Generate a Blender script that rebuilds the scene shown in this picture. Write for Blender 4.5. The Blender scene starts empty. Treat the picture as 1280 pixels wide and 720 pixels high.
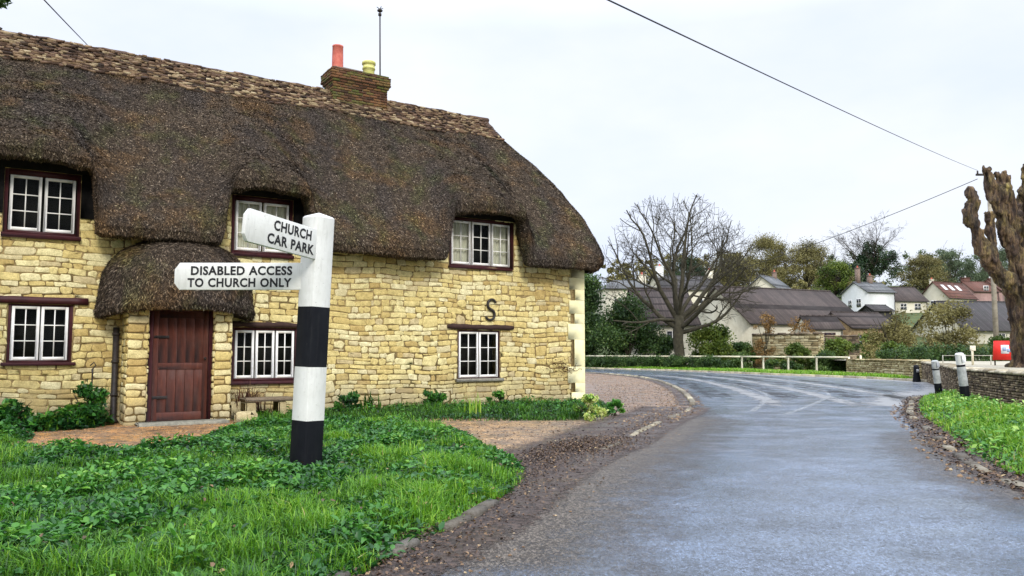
import bpy, math, random
import numpy as np
from mathutils import Vector, Matrix, noise as mn
R = math.radians
SC = bpy.context.scene
COL = SC.collection
rng = np.random.default_rng(7)
random.seed(7)

# ------------------------------------------------------------------ helpers
class MB:
    """collects geometry, builds ONE mesh object"""
    def __init__(s): s.V=[]; s.F=[]; s.T=[]; s.n=0
    def add(s, V, F, mat=0, tint=.5):
        V=np.asarray(V,dtype=np.float64).reshape(-1,3)
        t=np.asarray(tint,dtype=np.float64)
        if t.ndim==0: t=np.full(len(V),float(t))
        s.V.append(V); s.T.append(t)
        if isinstance(F,np.ndarray):
            s.F.append((F+s.n,mat))
        else:
            by={}
            for f in F: by.setdefault(len(f),[]).append(f)
            for k,fs in by.items(): s.F.append((np.array(fs,dtype=np.int64)+s.n,mat))
        s.n+=len(V)
    def box(s,x0,x1,y0,y1,z0,z1,mat=0,tint=.5,bev=0.0):
        if bev<=0:
            V=[(x,y,z) for x in (x0,x1) for y in (y0,y1) for z in (z0,z1)]
            F=[(0,1,3,2),(4,6,7,5),(0,4,5,1),(2,3,7,6),(0,2,6,4),(1,5,7,3)]
            s.add(V,F,mat,tint); return
        b=bev; V=[];idx={}
        for ix,(x,sx) in enumerate(((x0,1),(x1,-1))):
            for iy,(y,sy) in enumerate(((y0,1),(y1,-1))):
                for iz,(z,sz) in enumerate(((z0,1),(z1,-1))):
                    idx[ix,iy,iz]=len(V)
                    V+= [(x,y+sy*b,z+sz*b),(x+sx*b,y,z+sz*b),(x+sx*b,y+sy*b,z)]
        I=lambda a,b_,c,k: idx[a,b_,c]+k
        F=[]
        for a in (0,1):
            q=[I(a,0,0,0),I(a,1,0,0),I(a,1,1,0),I(a,0,1,0)]; F.append(q[::-1] if a==0 else q)
            q=[I(0,a,0,1),I(1,a,0,1),I(1,a,1,1),I(0,a,1,1)]; F.append(q if a==0 else q[::-1])
            q=[I(0,0,a,2),I(1,0,a,2),I(1,1,a,2),I(0,1,a,2)]; F.append(q[::-1] if a==0 else q)
        for p in (0,1):
            for q_ in (0,1):
                F.append([I(p,q_,0,0),I(p,q_,1,0),I(p,q_,1,1),I(p,q_,0,1)])
                F.append([I(p,0,q_,0),I(p,1,q_,0),I(p,1,q_,2),I(p,0,q_,2)])
                F.append([I(0,p,q_,1),I(1,p,q_,1),I(1,p,q_,2),I(0,p,q_,2)])
        for k in idx.values(): F.append([k,k+1,k+2])
        s.add(V,F,mat,tint)
    def tube(s,pts,rad,n=6,mat=0,tint=.5,cap=True,rough=0.0):
        pts=[Vector(p) for p in pts]
        if not hasattr(rad,'__len__'): rad=[rad]*len(pts)
        V=[];F=[]
        t0=(pts[1]-pts[0]).normalized()
        up=Vector((0,0,1)) if abs(t0.z)<.9 else Vector((1,0,0))
        a=t0.cross(up).normalized()
        m=len(pts)
        for i,p in enumerate(pts):
            t=(pts[min(i+1,m-1)]-pts[max(i-1,0)])
            t=t.normalized() if t.length>1e-9 else t0
            a=(a-t*a.dot(t)); a=a.normalized() if a.length>1e-6 else t.orthogonal().normalized()
            b=t.cross(a)
            for k in range(n):
                an=2*math.pi*k/n; r=rad[i]*(1+rough*(random.random()-.5))
                V.append(p+a*(math.cos(an)*r)+b*(math.sin(an)*r))
        for i in range(m-1):
            for k in range(n):
                k2=(k+1)%n
                F.append((i*n+k,i*n+k2,(i+1)*n+k2,(i+1)*n+k))
        if cap:
            F.append(tuple(range(n))[::-1]); F.append(tuple((m-1)*n+k for k in range(n)))
        s.add([tuple(v) for v in V],F,mat,tint)
    def build(s,name,mats,parent=None,smooth=False,recalc=False):
        me=bpy.data.meshes.new(name)
        V=np.concatenate(s.V) if s.V else np.zeros((0,3))
        nl=sum(f.size for f,_ in s.F); npoly=sum(len(f) for f,_ in s.F)
        me.vertices.add(len(V)); me.vertices.foreach_set('co',V.ravel().astype(np.float32))
        me.loops.add(nl); me.polygons.add(npoly)
        me.loops.foreach_set('vertex_index',np.concatenate([f.ravel() for f,_ in s.F]).astype(np.int32))
        tot=np.concatenate([np.full(len(f),f.shape[1]) for f,_ in s.F]).astype(np.int32)
        st=np.concatenate([[0],np.cumsum(tot)[:-1]]).astype(np.int32)
        me.polygons.foreach_set('loop_start',st)
        me.polygons.foreach_set('material_index',np.concatenate([np.full(len(f),m) for f,m in s.F]).astype(np.int32))
        me.update(calc_edges=True)
        if recalc:
            import bmesh
            bm=bmesh.new(); bm.from_mesh(me); bmesh.ops.recalc_face_normals(bm,faces=bm.faces); bm.to_mesh(me); bm.free()
        else:
            at=me.attributes.new('tint','FLOAT','POINT')
            at.data.foreach_set('value',np.concatenate(s.T).astype(np.float32))
        if recalc and 'tint' not in me.attributes:
            at=me.attributes.new('tint','FLOAT','POINT')
            at.data.foreach_set('value',np.concatenate(s.T).astype(np.float32))
        if smooth: me.polygons.foreach_set('use_smooth',np.ones(len(me.polygons),dtype=bool))
        for m in (mats if isinstance(mats,(list,tuple)) else [mats]): me.materials.append(m)
        o=bpy.data.objects.new(name,me); COL.objects.link(o)
        if parent is not None: o.parent=parent
        return o

def tag(o,label=None,cat=None,group=None,kind=None):
    if label: o['label']=label
    if cat: o['category']=cat
    if group: o['group']=group
    if kind: o['kind']=kind
    return o
def empty(name,loc=(0,0,0),rz=0,label=None,cat=None,group=None):
    o=bpy.data.objects.new(name,None); COL.objects.link(o); o.empty_display_size=.3
    o.location=loc; o.rotation_euler=(0,0,rz)
    return tag(o,label,cat,group)

def vnoise(P,scale,seed=0):
    """numpy value noise, P (n,3) -> 0..1"""
    P=np.asarray(P,dtype=np.float64)*scale+seed*17.31
    i=np.floor(P).astype(np.int64); f=P-i; f=f*f*(3-2*f)
    def h(a,b,c):
        x=(a*374761393+b*668265263+c*2147483647+seed*1274126177)&0xffffffff
        x=((x^(x>>13))*1274126177)&0xffffffff
        x=(x^(x>>16))&0xffff
        return x/65535.
    r=0
    for dx in (0,1):
        for dy in (0,1):
            for dz in (0,1):
                w=(f[:,0] if dx else 1-f[:,0])*(f[:,1] if dy else 1-f[:,1])*(f[:,2] if dz else 1-f[:,2])
                r=r+w*h(i[:,0]+dx,i[:,1]+dy,i[:,2]+dz)
    return r
def fbm(P,scale,seed=0,o=3):
    r=0;a=1;t=0
    for k in range(o): r=r+a*vnoise(P,scale*2**k,seed+k); t+=a; a*=.5
    return r/t
def v3(x,y,z=0.0):
    x=np.asarray(x,dtype=float); return np.stack([x,np.broadcast_to(y,x.shape),np.broadcast_to(z,x.shape)],1)

# ------------------------------------------------------------------ materials
def nodes(name):
    m=bpy.data.materials.new(name); m.use_nodes=True
    nt=m.node_tree; b=nt.nodes['Principled BSDF']
    return m,nt,b
def N(nt,t,**kw):
    n=nt.nodes.new(t)
    for k,v in kw.items():
        if k in n.inputs: n.inputs[k].default_value=v
        else: setattr(n,k,v)
    return n
def ramp(nt,src,stops,interp='LINEAR'):
    r=nt.nodes.new('ShaderNodeValToRGB'); cr=r.color_ramp; cr.interpolation=interp
    while len(cr.elements)>1: cr.elements.remove(cr.elements[-1])
    cr.elements[0].position=stops[0][0]; cr.elements[0].color=(*stops[0][1],1)
    for p,c in stops[1:]:
        e=cr.elements.new(p); e.color=(*c,1)
    nt.links.new(src,r.inputs[0]); return r.outputs[0]
def noise_n(nt,scale,detail=4,rough=.6,coord='Object',stretch=None,dist=0):
    tc=nt.nodes.new('ShaderNodeTexCoord'); out=tc.outputs[coord]
    if stretch:
        mp=nt.nodes.new('ShaderNodeMapping'); mp.inputs['Scale'].default_value=stretch
        nt.links.new(out,mp.inputs[0]); out=mp.outputs[0]
    n=N(nt,'ShaderNodeTexNoise',Scale=scale,Detail=detail,Roughness=rough,Distortion=dist)
    nt.links.new(out,n.inputs['Vector']); return n.outputs['Fac']
def mix(nt,fac,a,b,mode='MIX'):
    m=nt.nodes.new('ShaderNodeMix'); m.data_type='RGBA'; m.blend_type=mode
    for i,x in ((0,fac),(6,a),(7,b)):
        if isinstance(x,(int,float)): m.inputs[i].default_value=x
        elif isinstance(x,tuple): m.inputs[i].default_value=(*x,1)
        else: nt.links.new(x,m.inputs[i])
    return m.outputs[2]
def math_n(nt,op,a,b=0.0,clamp=False,c=None):
    m=nt.nodes.new('ShaderNodeMath'); m.operation=op; m.use_clamp=clamp
    for i,x in ((0,a),(1,b)):
        if isinstance(x,(int,float)): m.inputs[i].default_value=x
        else: nt.links.new(x,m.inputs[i])
    if c is not None: m.inputs[2].default_value=c
    return m.outputs[0]
def bump(nt,b,h,strength=.3,dist=.02):
    n=N(nt,'ShaderNodeBump',Strength=strength,Distance=dist); nt.links.new(h,n.inputs['Height'])
    nt.links.new(n.outputs[0],b.inputs['Normal'])
def tint_n(nt):
    a=nt.nodes.new('ShaderNodeAttribute'); a.attribute_name='tint'; return a.outputs['Fac']

def mat_simple(name,c1,c2=None,scale=6,rough=.8,bs=0,bstr=.3,bd=.01,tint=0.0,spec=.3,coord='Object',stretch=None,detail=5,lo=.35,hi=.65):
    m,nt,b=nodes(name)
    c2=c2 or c1
    f=noise_n(nt,scale,detail,.65,coord,stretch)
    c=ramp(nt,f,[(lo,c1),(hi,c2)])
    if tint>0:
        t=math_n(nt,'MULTIPLY_ADD',tint_n(nt),2*tint); nt.nodes[-1].inputs[2].default_value=1-tint
        cx=nt.nodes.new('ShaderNodeCombineColor')
        for i in range(3): nt.links.new(t,cx.inputs[i])
        c=mix(nt,1.0,c,cx.outputs[0],'MULTIPLY')
    nt.links.new(c,b.inputs['Base Color'])
    b.inputs['Roughness'].default_value=rough
    b.inputs['Specular IOR Level'].default_value=spec
    if bs: bump(nt,b,noise_n(nt,bs,6,.7,coord),bstr,bd)
    return m
def mat_leaf(name,stops,rough=.5,spec=.3,trans=.3,patch=0.0,pscale=1.5,pc=(.3,.35,.05)):
    m,nt,b=nodes(name)
    c=ramp(nt,tint_n(nt),stops)
    if patch>0:
        f=ramp(nt,noise_n(nt,pscale,3,.5),[(.45,(0,0,0)),(.65,(1,1,1))])
        c=mix(nt,math_n(nt,'MULTIPLY',f,patch),c,pc)
    nt.links.new(c,b.inputs['Base Color'])
    b.inputs['Roughness'].default_value=rough; b.inputs['Specular IOR Level'].default_value=spec
    if trans>0:
        out=nt.nodes['Material Output']; tr=nt.nodes.new('ShaderNodeBsdfTranslucent'); nt.links.new(c,tr.inputs[0])
        ms=nt.nodes.new('ShaderNodeMixShader'); ms.inputs[0].default_value=trans
        nt.links.new(b.outputs[0],ms.inputs[1]); nt.links.new(tr.outputs[0],ms.inputs[2]); nt.links.new(ms.outputs[0],out.inputs[0])
    return m

def stone_mat(name,cols,rough=.85,dirt=(.10,.075,.035),dirt_amt=.5,low=None):
    m,nt,b=nodes(name)
    c=ramp(nt,tint_n(nt),cols)
    n1=noise_n(nt,9,6,.7); n2=noise_n(nt,45,5,.75); n3=noise_n(nt,1.1,4,.6)
    c=mix(nt,1.0,c,ramp(nt,n1,[(.3,(.74,.70,.60)),(.6,(1.12,1.11,1.06))]),'MULTIPLY')
    c=mix(nt,1.0,c,ramp(nt,n2,[(.32,(.62,.6,.56)),(.55,(1.04,1.04,1.04))]),'MULTIPLY')
    f=ramp(nt,n3,[(.5,(0,0,0)),(.75,(1,1,1))])
    c=mix(nt,math_n(nt,'MULTIPLY',f,dirt_amt),c,dirt)
    if low:   # damp, mossy, greyer stone near the ground
        tc=nt.nodes.new('ShaderNodeTexCoord'); sp=nt.nodes.new('ShaderNodeSeparateXYZ'); nt.links.new(tc.outputs['Object'],sp.inputs[0])
        z=math_n(nt,'MULTIPLY_ADD',noise_n(nt,1.6,4,.6),1.6); nt.nodes[-1].inputs[2].default_value=-.8
        zz=math_n(nt,'ADD',sp.outputs[2],z)
        f=ramp(nt,zz,[(.15,(1,1,1)),(.85,(0,0,0))])
        c=mix(nt,math_n(nt,'MULTIPLY',f,low[1]),c,low[0])
    nt.links.new(c,b.inputs['Base Color']); b.inputs['Roughness'].default_value=rough
    b.inputs['Specular IOR Level'].default_value=.25
    h=math_n(nt,'ADD',n2,math_n(nt,'MULTIPLY',n1,1.5))
    bump(nt,b,h,.55,.012)
    return m

M={}
M['stone']=stone_mat('yellow_limestone',[(0,(.46,.33,.13)),(.15,(.58,.45,.18)),(.45,(.66,.54,.24)),(.7,(.70,.61,.32)),(.88,(.74,.67,.42)),(1,(.50,.40,.22))],low=((.27,.225,.15),.62),dirt_amt=.3,dirt=(.26,.18,.07))
M['mortar']=mat_simple('dark_earth_mortar',(.15,.10,.04),(.34,.25,.11),14,.95,60,.6,.01)
M['quoin']=mat_simple('cream_painted_quoin',(.78,.69,.36),(.84,.77,.46),5,.8,30,.25,.004,spec=.2)
M['redwood']=mat_simple('dark_red_timber',(.035,.008,.010),(.06,.013,.014),10,.55,50,.3,.004)
M['lintel']=mat_simple('weathered_brown_timber',(.025,.012,.010),(.06,.03,.022),12,.8,40,.8,.01,stretch=(1,6,6))
M['tar']=mat_simple('tarred_black_board',(.006,.006,.006),(.014,.012,.011),8,.8,40,.4,.004,spec=.1)  # near-black colour carries the shade of the recesses under the brows
M['white']=mat_simple('white_window_paint',(.80,.76,.69),(.88,.85,.80),9,.45,60,.2,.002)
M['sill']=mat_simple('grey_stone_sill',(.15,.14,.11),(.28,.26,.20),12,.85,50,.5,.006)
M['curtain']=mat_simple('pale_curtain_cloth',(.62,.57,.46),(.75,.70,.60),6,.9)
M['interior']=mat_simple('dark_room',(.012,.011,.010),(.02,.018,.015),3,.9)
M['iron']=mat_simple('black_iron',(.015,.013,.012),(.04,.03,.025),20,.5,60,.4,.003)
M['brick_ch']=stone_mat('old_chimney_brick',[(0,(.04,.02,.013)),(.3,(.11,.05,.027)),(.55,(.17,.08,.036)),(.8,(.12,.10,.03)),(1,(.08,.09,.022))],dirt_amt=.6,dirt=(.05,.05,.02))
M['mortar2']=mat_simple('pale_brick_mortar',(.09,.07,.045),(.15,.12,.08),20,.95)
M['pot_red']=mat_simple('terracotta_pot',(.45,.10,.075),(.58,.17,.12),9,.75,40,.3,.004)
M['pot_yel']=mat_simple('yellow_clay_pot',(.42,.42,.07),(.68,.64,.28),6,.75,40,.3,.004,stretch=(1,1,5))
def mat_glass():
    m,nt,b=nodes('window_glass'); out=nt.nodes['Material Output']
    g=nt.nodes.new('ShaderNodeBsdfGlossy'); g.inputs['Roughness'].default_value=.04; g.inputs[0].default_value=(.8,.85,.9,1)
    t=nt.nodes.new('ShaderNodeBsdfTransparent'); t.inputs[0].default_value=(.75,.78,.74,1)
    fr=nt.nodes.new('ShaderNodeFresnel'); fr.inputs[0].default_value=1.5
    ms=nt.nodes.new('ShaderNodeMixShader'); nt.links.new(math_n(nt,'MULTIPLY_ADD',fr.outputs[0],.13),ms.inputs[0]); nt.nodes[-1].inputs[2].default_value=0.0
    nt.links.new(t.outputs[0],ms.inputs[1]); nt.links.new(g.outputs[0],ms.inputs[2]); nt.links.new(ms.outputs[0],out.inputs[0])
    return m
M['glass']=mat_glass()
def mat_door():
    m,nt,b=nodes('worn_red_brown_door')
    n=noise_n(nt,4,6,.7,'Object',(6,1,1)); c=ramp(nt,n,[(.3,(.050,.012,.006)),(.6,(.095,.022,.010)),(.75,(.15,.055,.03))])
    c=mix(nt,ramp(nt,noise_n(nt,2.2,5,.7),[(.5,(0,0,0)),(.8,(.6,.6,.6))]),c,(.11,.055,.04))
    nt.links.new(c,b.inputs['Base Color']); b.inputs['Roughness'].default_value=.6
    bump(nt,b,n,.3,.005); return m
M['door']=mat_door()
def mat_thatch(name,dark=1.0):
    m,nt,b=nodes(name)
    t=tint_n(nt)
    D=lambda c: tuple(x*dark for x in c)
    c=ramp(nt,t,[(0,D((.014,.011,.009))),(.25,D((.048,.036,.026))),(.5,D((.098,.074,.053))),(.72,D((.18,.135,.092))),(.88,D((.30,.235,.17))),(1,D((.46,.38,.28)))])
    n1=noise_n(nt,.9,5,.65); n2=noise_n(nt,1.7,4,.6,'Object',(1,1,.5)); n3=noise_n(nt,38,4,.8); n4=noise_n(nt,.5,3,.5,'Object',(3,1,.4))
    c=mix(nt,math_n(nt,'MULTIPLY',ramp(nt,n1,[(.5,(0,0,0)),(.68,(1,1,1))]),.55),c,mix(nt,1.0,c,(1.95,1.4,.7),'MULTIPLY'))
    c=mix(nt,math_n(nt,'MULTIPLY',ramp(nt,n2,[(.52,(0,0,0)),(.68,(1,1,1))]),.5),c,mix(nt,1.0,c,(.80,1.2,.55),'MULTIPLY'))
    c=mix(nt,math_n(nt,'MULTIPLY',ramp(nt,n4,[(.46,(0,0,0)),(.62,(1,1,1))]),.75),c,mix(nt,1.0,c,(.72,.78,.95),'MULTIPLY'))
    c=mix(nt,1.0,c,ramp(nt,n3,[(.35,(.45,.42,.4)),(.6,(1.35,1.3,1.25))]),'MULTIPLY')
    nt.links.new(c,b.inputs['Base Color']); b.inputs['Roughness'].default_value=.9; b.inputs['Specular IOR Level'].default_value=.15
    bump(nt,b,n3,.9,.03)
    return m
M['thatch']=mat_thatch('weathered_thatch',.86)
M['ridge']=stone_mat('split_ridge_straw',[(0,(.025,.016,.012)),(.3,(.09,.055,.04)),(.55,(.17,.105,.072)),(.8,(.26,.18,.11)),(1,(.42,.34,.22))],dirt_amt=.45,dirt=(.10,.075,.045))

# ------------------------------------------------------------------ COTTAGE  (local: x along the facade, y into the house)
HX,HY=-6.3706,15.4; HROT=R(90-57.256)
house=empty('thatched_cottage',(HX,HY,0),HROT,'long yellow stone cottage with brown thatched roof and thatched porch','cottage')
XL,XR,DEP=-9.6,9.75,6.0
# openings: (x0,x1,z0,z1)
WIN={'UL':(-2.97,-1.79,3.38,4.52),'GL':(-2.82,-1.83,1.12,2.14),'GM':(.96,2.28,.72,1.79),'UM':(.89,2.13,3.29,4.46),
     'UR':(5.83,7.62,3.31,4.48),'GR':(6.07,7.22,.68,1.81),'L2':(-7.2,-6.1,1.1,2.1)}
OPEN=list(WIN.values())+[(-.64,.45,0,2.1)]
def zones(x):   # height of the masonry at x (it rises behind each eyebrow)
    for a,b in ((-3.3,-1.62),(.65,2.4),(5.6,7.72)):
        if a<=x<=b: return 4.72
    return 3.72
def subtract(r,o,gap=0.0):
    x0,x1,z0,z1=r; a0,a1,b0,b1=o[0]-gap,o[1]+gap,o[2]-gap,o[3]+gap
    if x1<=a0 or x0>=a1 or z1<=b0 or z0>=b1: return [r]
    out=[]
    if x0<a0: out.append((x0,a0,z0,z1))
    if x1>a1: out.append((a1,x1,z0,z1))
    m0,m1=max(x0,a0),min(x1,a1)
    if z1>b1: out.append((m0,m1,b1,z1))
    if z0<b0: out.append((m0,m1,z0,b0))
    return out
def stones(mb,frame,x0,x1,z0,z1,openings=(),hfun=None,hr=(.085,.16),wr=(.14,.46),gap=.009,depth=.026,seed=1,jit=.012,mat=0,tf=None):
    rg=random.Random(seed); z=z0; rows=[]
    zs=[z0]
    while z<z1-.04:
        h=rg.uniform(*hr); z+=h; zs.append(min(z,z1))
    for i in range(len(zs)-1):
        a,b=zs[i],zs[i+1]
        x=x0-rg.uniform(0,.15)
        while x<x1:
            w=rg.uniform(*wr)*(.7+.6*rg.random())*((b-a)/.12)**.5
            r=(max(x,x0),min(x+w,x1),a,b)
            x+=w
            # now and then split a stone in two thinner ones
            subs=[r] if (rg.random()>.13 or b-a<.15) else [(r[0],r[1],a,(a+b)/2+.01),(r[0],r[1],(a+b)/2+.01,b)]
            for q in subs:
                if hfun and q[2]>hfun((q[0]+q[1])/2): continue
                lst=[q]
                for o in openings: lst=[k for p in lst for k in subtract(p,o)]
                for p in lst:
                    if p[1]-p[0]<.035 or p[3]-p[2]<.03: continue
                    one_stone(mb,frame,p,gap,depth*(.6+.8*rg.random()),jit,rg,mat,tf)
def one_stone(mb,frame,p,gap,depth,jit,rg,mat,tf):
    x0,x1,z0,z1=p; w=x1-x0-2*gap; h=z1-z0-2*gap
    if w<.02 or h<.02: return
    cx,cz=(x0+x1)/2,(z0+z1)/2
    c=min(w,h)*rg.uniform(.10,.27)
    hw,hh=w/2,h/2
    base=[(-hw+c,-hh),(0,-hh),(hw-c,-hh),(hw,-hh+c),(hw,hh-c),(hw-c,hh),(0,hh),(-hw+c,hh),(-hw,hh-c),(-hw,-hh+c)]
    j=min(jit,min(w,h)*.14)
    base=[(u+rg.uniform(-j,j),v+rg.uniform(-j,j)) for u,v in base]
    n=len(base); V=[];F=[]
    def off(u,v):   # gentle wander of the courses
        X=cx+u; Z=cz+v
        dz=.022*math.sin(X*1.7+Z*2.3)+.014*math.sin(X*4.1+1.3*Z); dx=.012*math.sin(Z*7+X)
        return X+dx*(0 if tf else 1),Z+dz*(0 if tf else 1)
    e=min(w,h)
    for (ins,dp) in ((0,-.004),(.035*e,depth*.8),(.15*e,depth)):
        for u,v in base:
            k=1-ins/max(e/2,.01)
            uu=u*(1-ins/hw) if hw>0 else u; vv=v*(1-ins/hh)
            X,Z=off(uu,vv); V.append(frame(X,dp+(rg.uniform(-.004,.004) if dp>0 else 0),Z))
    X,Z=off(rg.uniform(-.1,.1)*w,rg.uniform(-.1,.1)*h); V.append(frame(X,depth*1.08,Z))
    for r in (0,1):
        for k in range(n):
            k2=(k+1)%n; F.append((r*n+k,r*n+k2,(r+1)*n+k2,(r+1)*n+k))
    for k in range(n): F.append((2*n+k,2*n+(k+1)%n,3*n))
    mb.add(V,F,mat,rg.random())

wall=MB()
front=lambda X,d,Z:(X,-d,Z)
# backing (mortar) with real openings
xs=[XL]
cuts=sorted(set([XL,XR]+[v for o in OPEN for v in o[:2]]+[-3.3,-1.62,.65,2.4,5.6,7.72]))
for a,b in zip(cuts[:-1],cuts[1:]):
    lst=[(a,b,-.2,zones((a+b)/2))]
    for o in OPEN: lst=[k for p in lst for k in subtract(p,o)]
    for p in lst: wall.box(p[0],p[1],0,.38,p[2],p[3],1)
BIG=[]; rgb_=random.Random(17)
for _ in range(900):
    w_,h_=rgb_.uniform(.2,.46),rgb_.uniform(.17,.27); x_=rgb_.uniform(XL,9.0); z_=rgb_.uniform(-.05,4.4)
    c_=(x_,x_+w_,z_,z_+h_)
    if z_+h_>zones(x_) or z_+h_>zones(x_+w_): continue
    if any(not(c_[1]+.12<o[0] or c_[0]-.12>o[1] or c_[3]+.06<o[2] or c_[2]-.06>o[3]) for o in BIG+OPEN): continue
    BIG.append(c_)
    if len(BIG)>45: break
for c_ in BIG: one_stone(wall,front,c_,.006,.014,.03,rgb_,0,None)
stones(wall,front,XL,9.36,-.1,4.7,[(o[0]-.01,o[1]+.01,o[2]-.01,o[3]+.01) for o in OPEN]+BIG,zones,seed=3,hr=(.085,.155),wr=(.15,.42),depth=.011,jit=.018,gap=.0045)
# other walls (gable ends and back)
wall.box(XR-.38,XR,.38,DEP,-.2,3.9,1); wall.box(XL,XL+.38,.38,DEP,-.2,3.9,1); wall.box(XL+.38,XR-.38,DEP-.38,DEP,-.2,3.9,1)
stones(wall,lambda X,d,Z:(XR+d,X,Z),.3,DEP,-.1,3.7,seed=9,hr=(.1,.17))
wall.build('wall',[M['stone'],M['mortar']],house,smooth=False)
# quoins
q=MB(); z=-.15; widths=[(.45,.0),(.36,.42),(.52,.0),(.22,.33),(.47,.30),(.7,.30),(.45,.0)]
zq=[(-.15,.28,.40),(.28,.52,.28),(.52,.93,.52),(.93,1.62,.30),(1.62,2.02,.50),(2.02,2.28,.29),(2.28,2.62,.46),(2.62,2.9,.27),(2.9,3.2,.46),(3.2,3.7,.4)]
for a,b,w in zq: q.box(XR-w,XR+.035,-.035,.36,a,b-.002,0,bev=.003)
q.build('quoins',M['quoin'],house)

# windows ------------------------------------------------------------
def window(key,n,curt=(),lintel=None,sill=None,sillm='redwood',fw=.05,red=(.05,.05,.05,.05),gp=.010):
    x0,x1,z0,z1=WIN[key]
    f=MB(); l,r,b,t=red
    f.box(x0,x0+l,.0,.14,z0,z1,0,bev=.004); f.box(x1-r,x1,.0,.14,z0,z1,0,bev=.004)
    f.box(x0+l,x1-r,.004,.14,z0,z0+b,0); f.box(x0+l,x1-r,.004,.14,z1-t,z1,0)
    wdw=f.build('window',M['redwood'],house)
    ix0,ix1,iz0,iz1=x0+l,x1-r,z0+b,z1-t
    W=(ix1-ix0)/n
    for k in range(n):
        a=ix0+k*W+gp; c=ix0+(k+1)*W-gp
        s=MB(); y0,y1=.015,.06
        s.box(a,a+fw,y0,y1,iz0+.006,iz1-.006,0,bev=.005); s.box(c-fw,c,y0,y1,iz0+.006,iz1-.006,0,bev=.005)
        s.box(a+fw,c-fw,y0+.002,y1,iz0+.006,iz0+.006+fw*1.15,0); s.box(a+fw,c-fw,y0+.002,y1,iz1-.006-fw,iz1-.006,0)
        gx0,gx1,gz0,gz1=a+fw,c-fw,iz0+.006+fw*1.15,iz1-.006-fw
        mx=(gx0+gx1)/2; s.box(mx-.009,mx+.009,y0+.006,y1-.008,gz0,gz1,0)
        for j in (1,2):
            zz=gz0+(gz1-gz0)*j/3; s.box(gx0,gx1,y0+.009,y1-.010,zz-.009,zz+.009,0)
        s.build('casement',M['white'],wdw)
        g=MB()
        zt=gz0
        for jj in range(3):
            for ii in range(2):
                px0=gx0+(gx1-gx0)*ii/2; px1=gx0+(gx1-gx0)*(ii+1)/2; pz0=gz0+(gz1-gz0)*jj/3; pz1=gz0+(gz1-gz0)*(jj+1)/3
                tl=[random.uniform(-.0035,.0035) for _ in range(4)]
                g.add([(px0,.04+tl[0],pz0),(px1,.04+tl[1],pz0),(px1,.04+tl[2],pz1),(px0,.04+tl[3],pz1)],[(0,1,2,3)])
        g.build('pane',M['glass'],wdw)
        if k in curt:
            cu=MB(); m=40; V=[];F=[]
            cx0,cx1=(gx0-.04,gx1+.04)
            for i in range(m+1):
                u=i/m; X=cx0+(cx1-cx0)*u; Y=.13+.02*math.sin(u*34)+.01*math.sin(u*13+k)
                V+= [(X,Y,gz0-.05),(X,Y,gz1+.05)]
            F=[(2*i,2*i+2,2*i+3,2*i+1) for i in range(m)]
            cu.add(V,F); cu.build('curtain',M['curtain'],wdw,smooth=True)
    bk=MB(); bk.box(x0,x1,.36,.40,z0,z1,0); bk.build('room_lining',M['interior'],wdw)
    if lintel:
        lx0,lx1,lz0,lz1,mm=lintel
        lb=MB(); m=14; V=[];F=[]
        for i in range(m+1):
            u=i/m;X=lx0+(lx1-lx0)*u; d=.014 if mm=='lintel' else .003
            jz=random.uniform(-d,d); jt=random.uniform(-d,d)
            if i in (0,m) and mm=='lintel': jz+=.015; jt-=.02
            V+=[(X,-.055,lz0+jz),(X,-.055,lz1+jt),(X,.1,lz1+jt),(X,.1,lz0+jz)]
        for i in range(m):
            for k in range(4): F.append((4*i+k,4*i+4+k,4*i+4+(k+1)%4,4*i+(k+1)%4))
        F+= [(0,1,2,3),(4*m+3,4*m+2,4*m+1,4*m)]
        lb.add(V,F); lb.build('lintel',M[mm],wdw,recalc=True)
    if sill:
        sb=MB(); sb.box(*sill[:2],-.09,.03,*sill[2:],0,bev=.012); sb.build('sill',M[sillm],wdw)
    return wdw
window('UL',2,gp=.022,lintel=(-3.28,-1.55,4.525,4.86,'tar'),sill=(-2.99,-1.76,3.30,3.38),red=(.06,.06,.05,.10))  # upper windows: black board, its colour doubling as shade under the brow
window('GL',2,lintel=(-4.2,-1.6,2.15,2.27,'redwood'),sill=(-2.9,-1.76,1.06,1.12),red=(.04,.06,.03,.03))
window('GM',3,gp=.014,lintel=(.85,2.45,1.80,1.90,'lintel'),sill=(.93,2.33,.655,.72))
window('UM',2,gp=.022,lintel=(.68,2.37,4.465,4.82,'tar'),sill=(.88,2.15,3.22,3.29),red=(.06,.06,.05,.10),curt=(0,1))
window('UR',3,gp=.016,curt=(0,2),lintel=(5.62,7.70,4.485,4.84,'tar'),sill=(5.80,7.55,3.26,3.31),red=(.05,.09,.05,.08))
window('GR',2,lintel=(5.78,7.6,1.83,1.95,'lintel'),sill=(6.0,7.3,.61,.68),sillm='sill',red=(.03,.03,.02,.03))
window('L2',2,lintel=(-7.4,-5.9,2.12,2.22,'redwood'),sill=(-7.25,-6.05,1.04,1.1))

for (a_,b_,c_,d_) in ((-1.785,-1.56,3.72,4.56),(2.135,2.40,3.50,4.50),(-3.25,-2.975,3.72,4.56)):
    kb=MB(); kb.box(a_,b_,-.045,.05,c_,d_,0,bev=.006); kb.build('cheek_board',M['tar'],house)  # black boards added beside the upper windows, painting the dark of the recess
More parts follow.
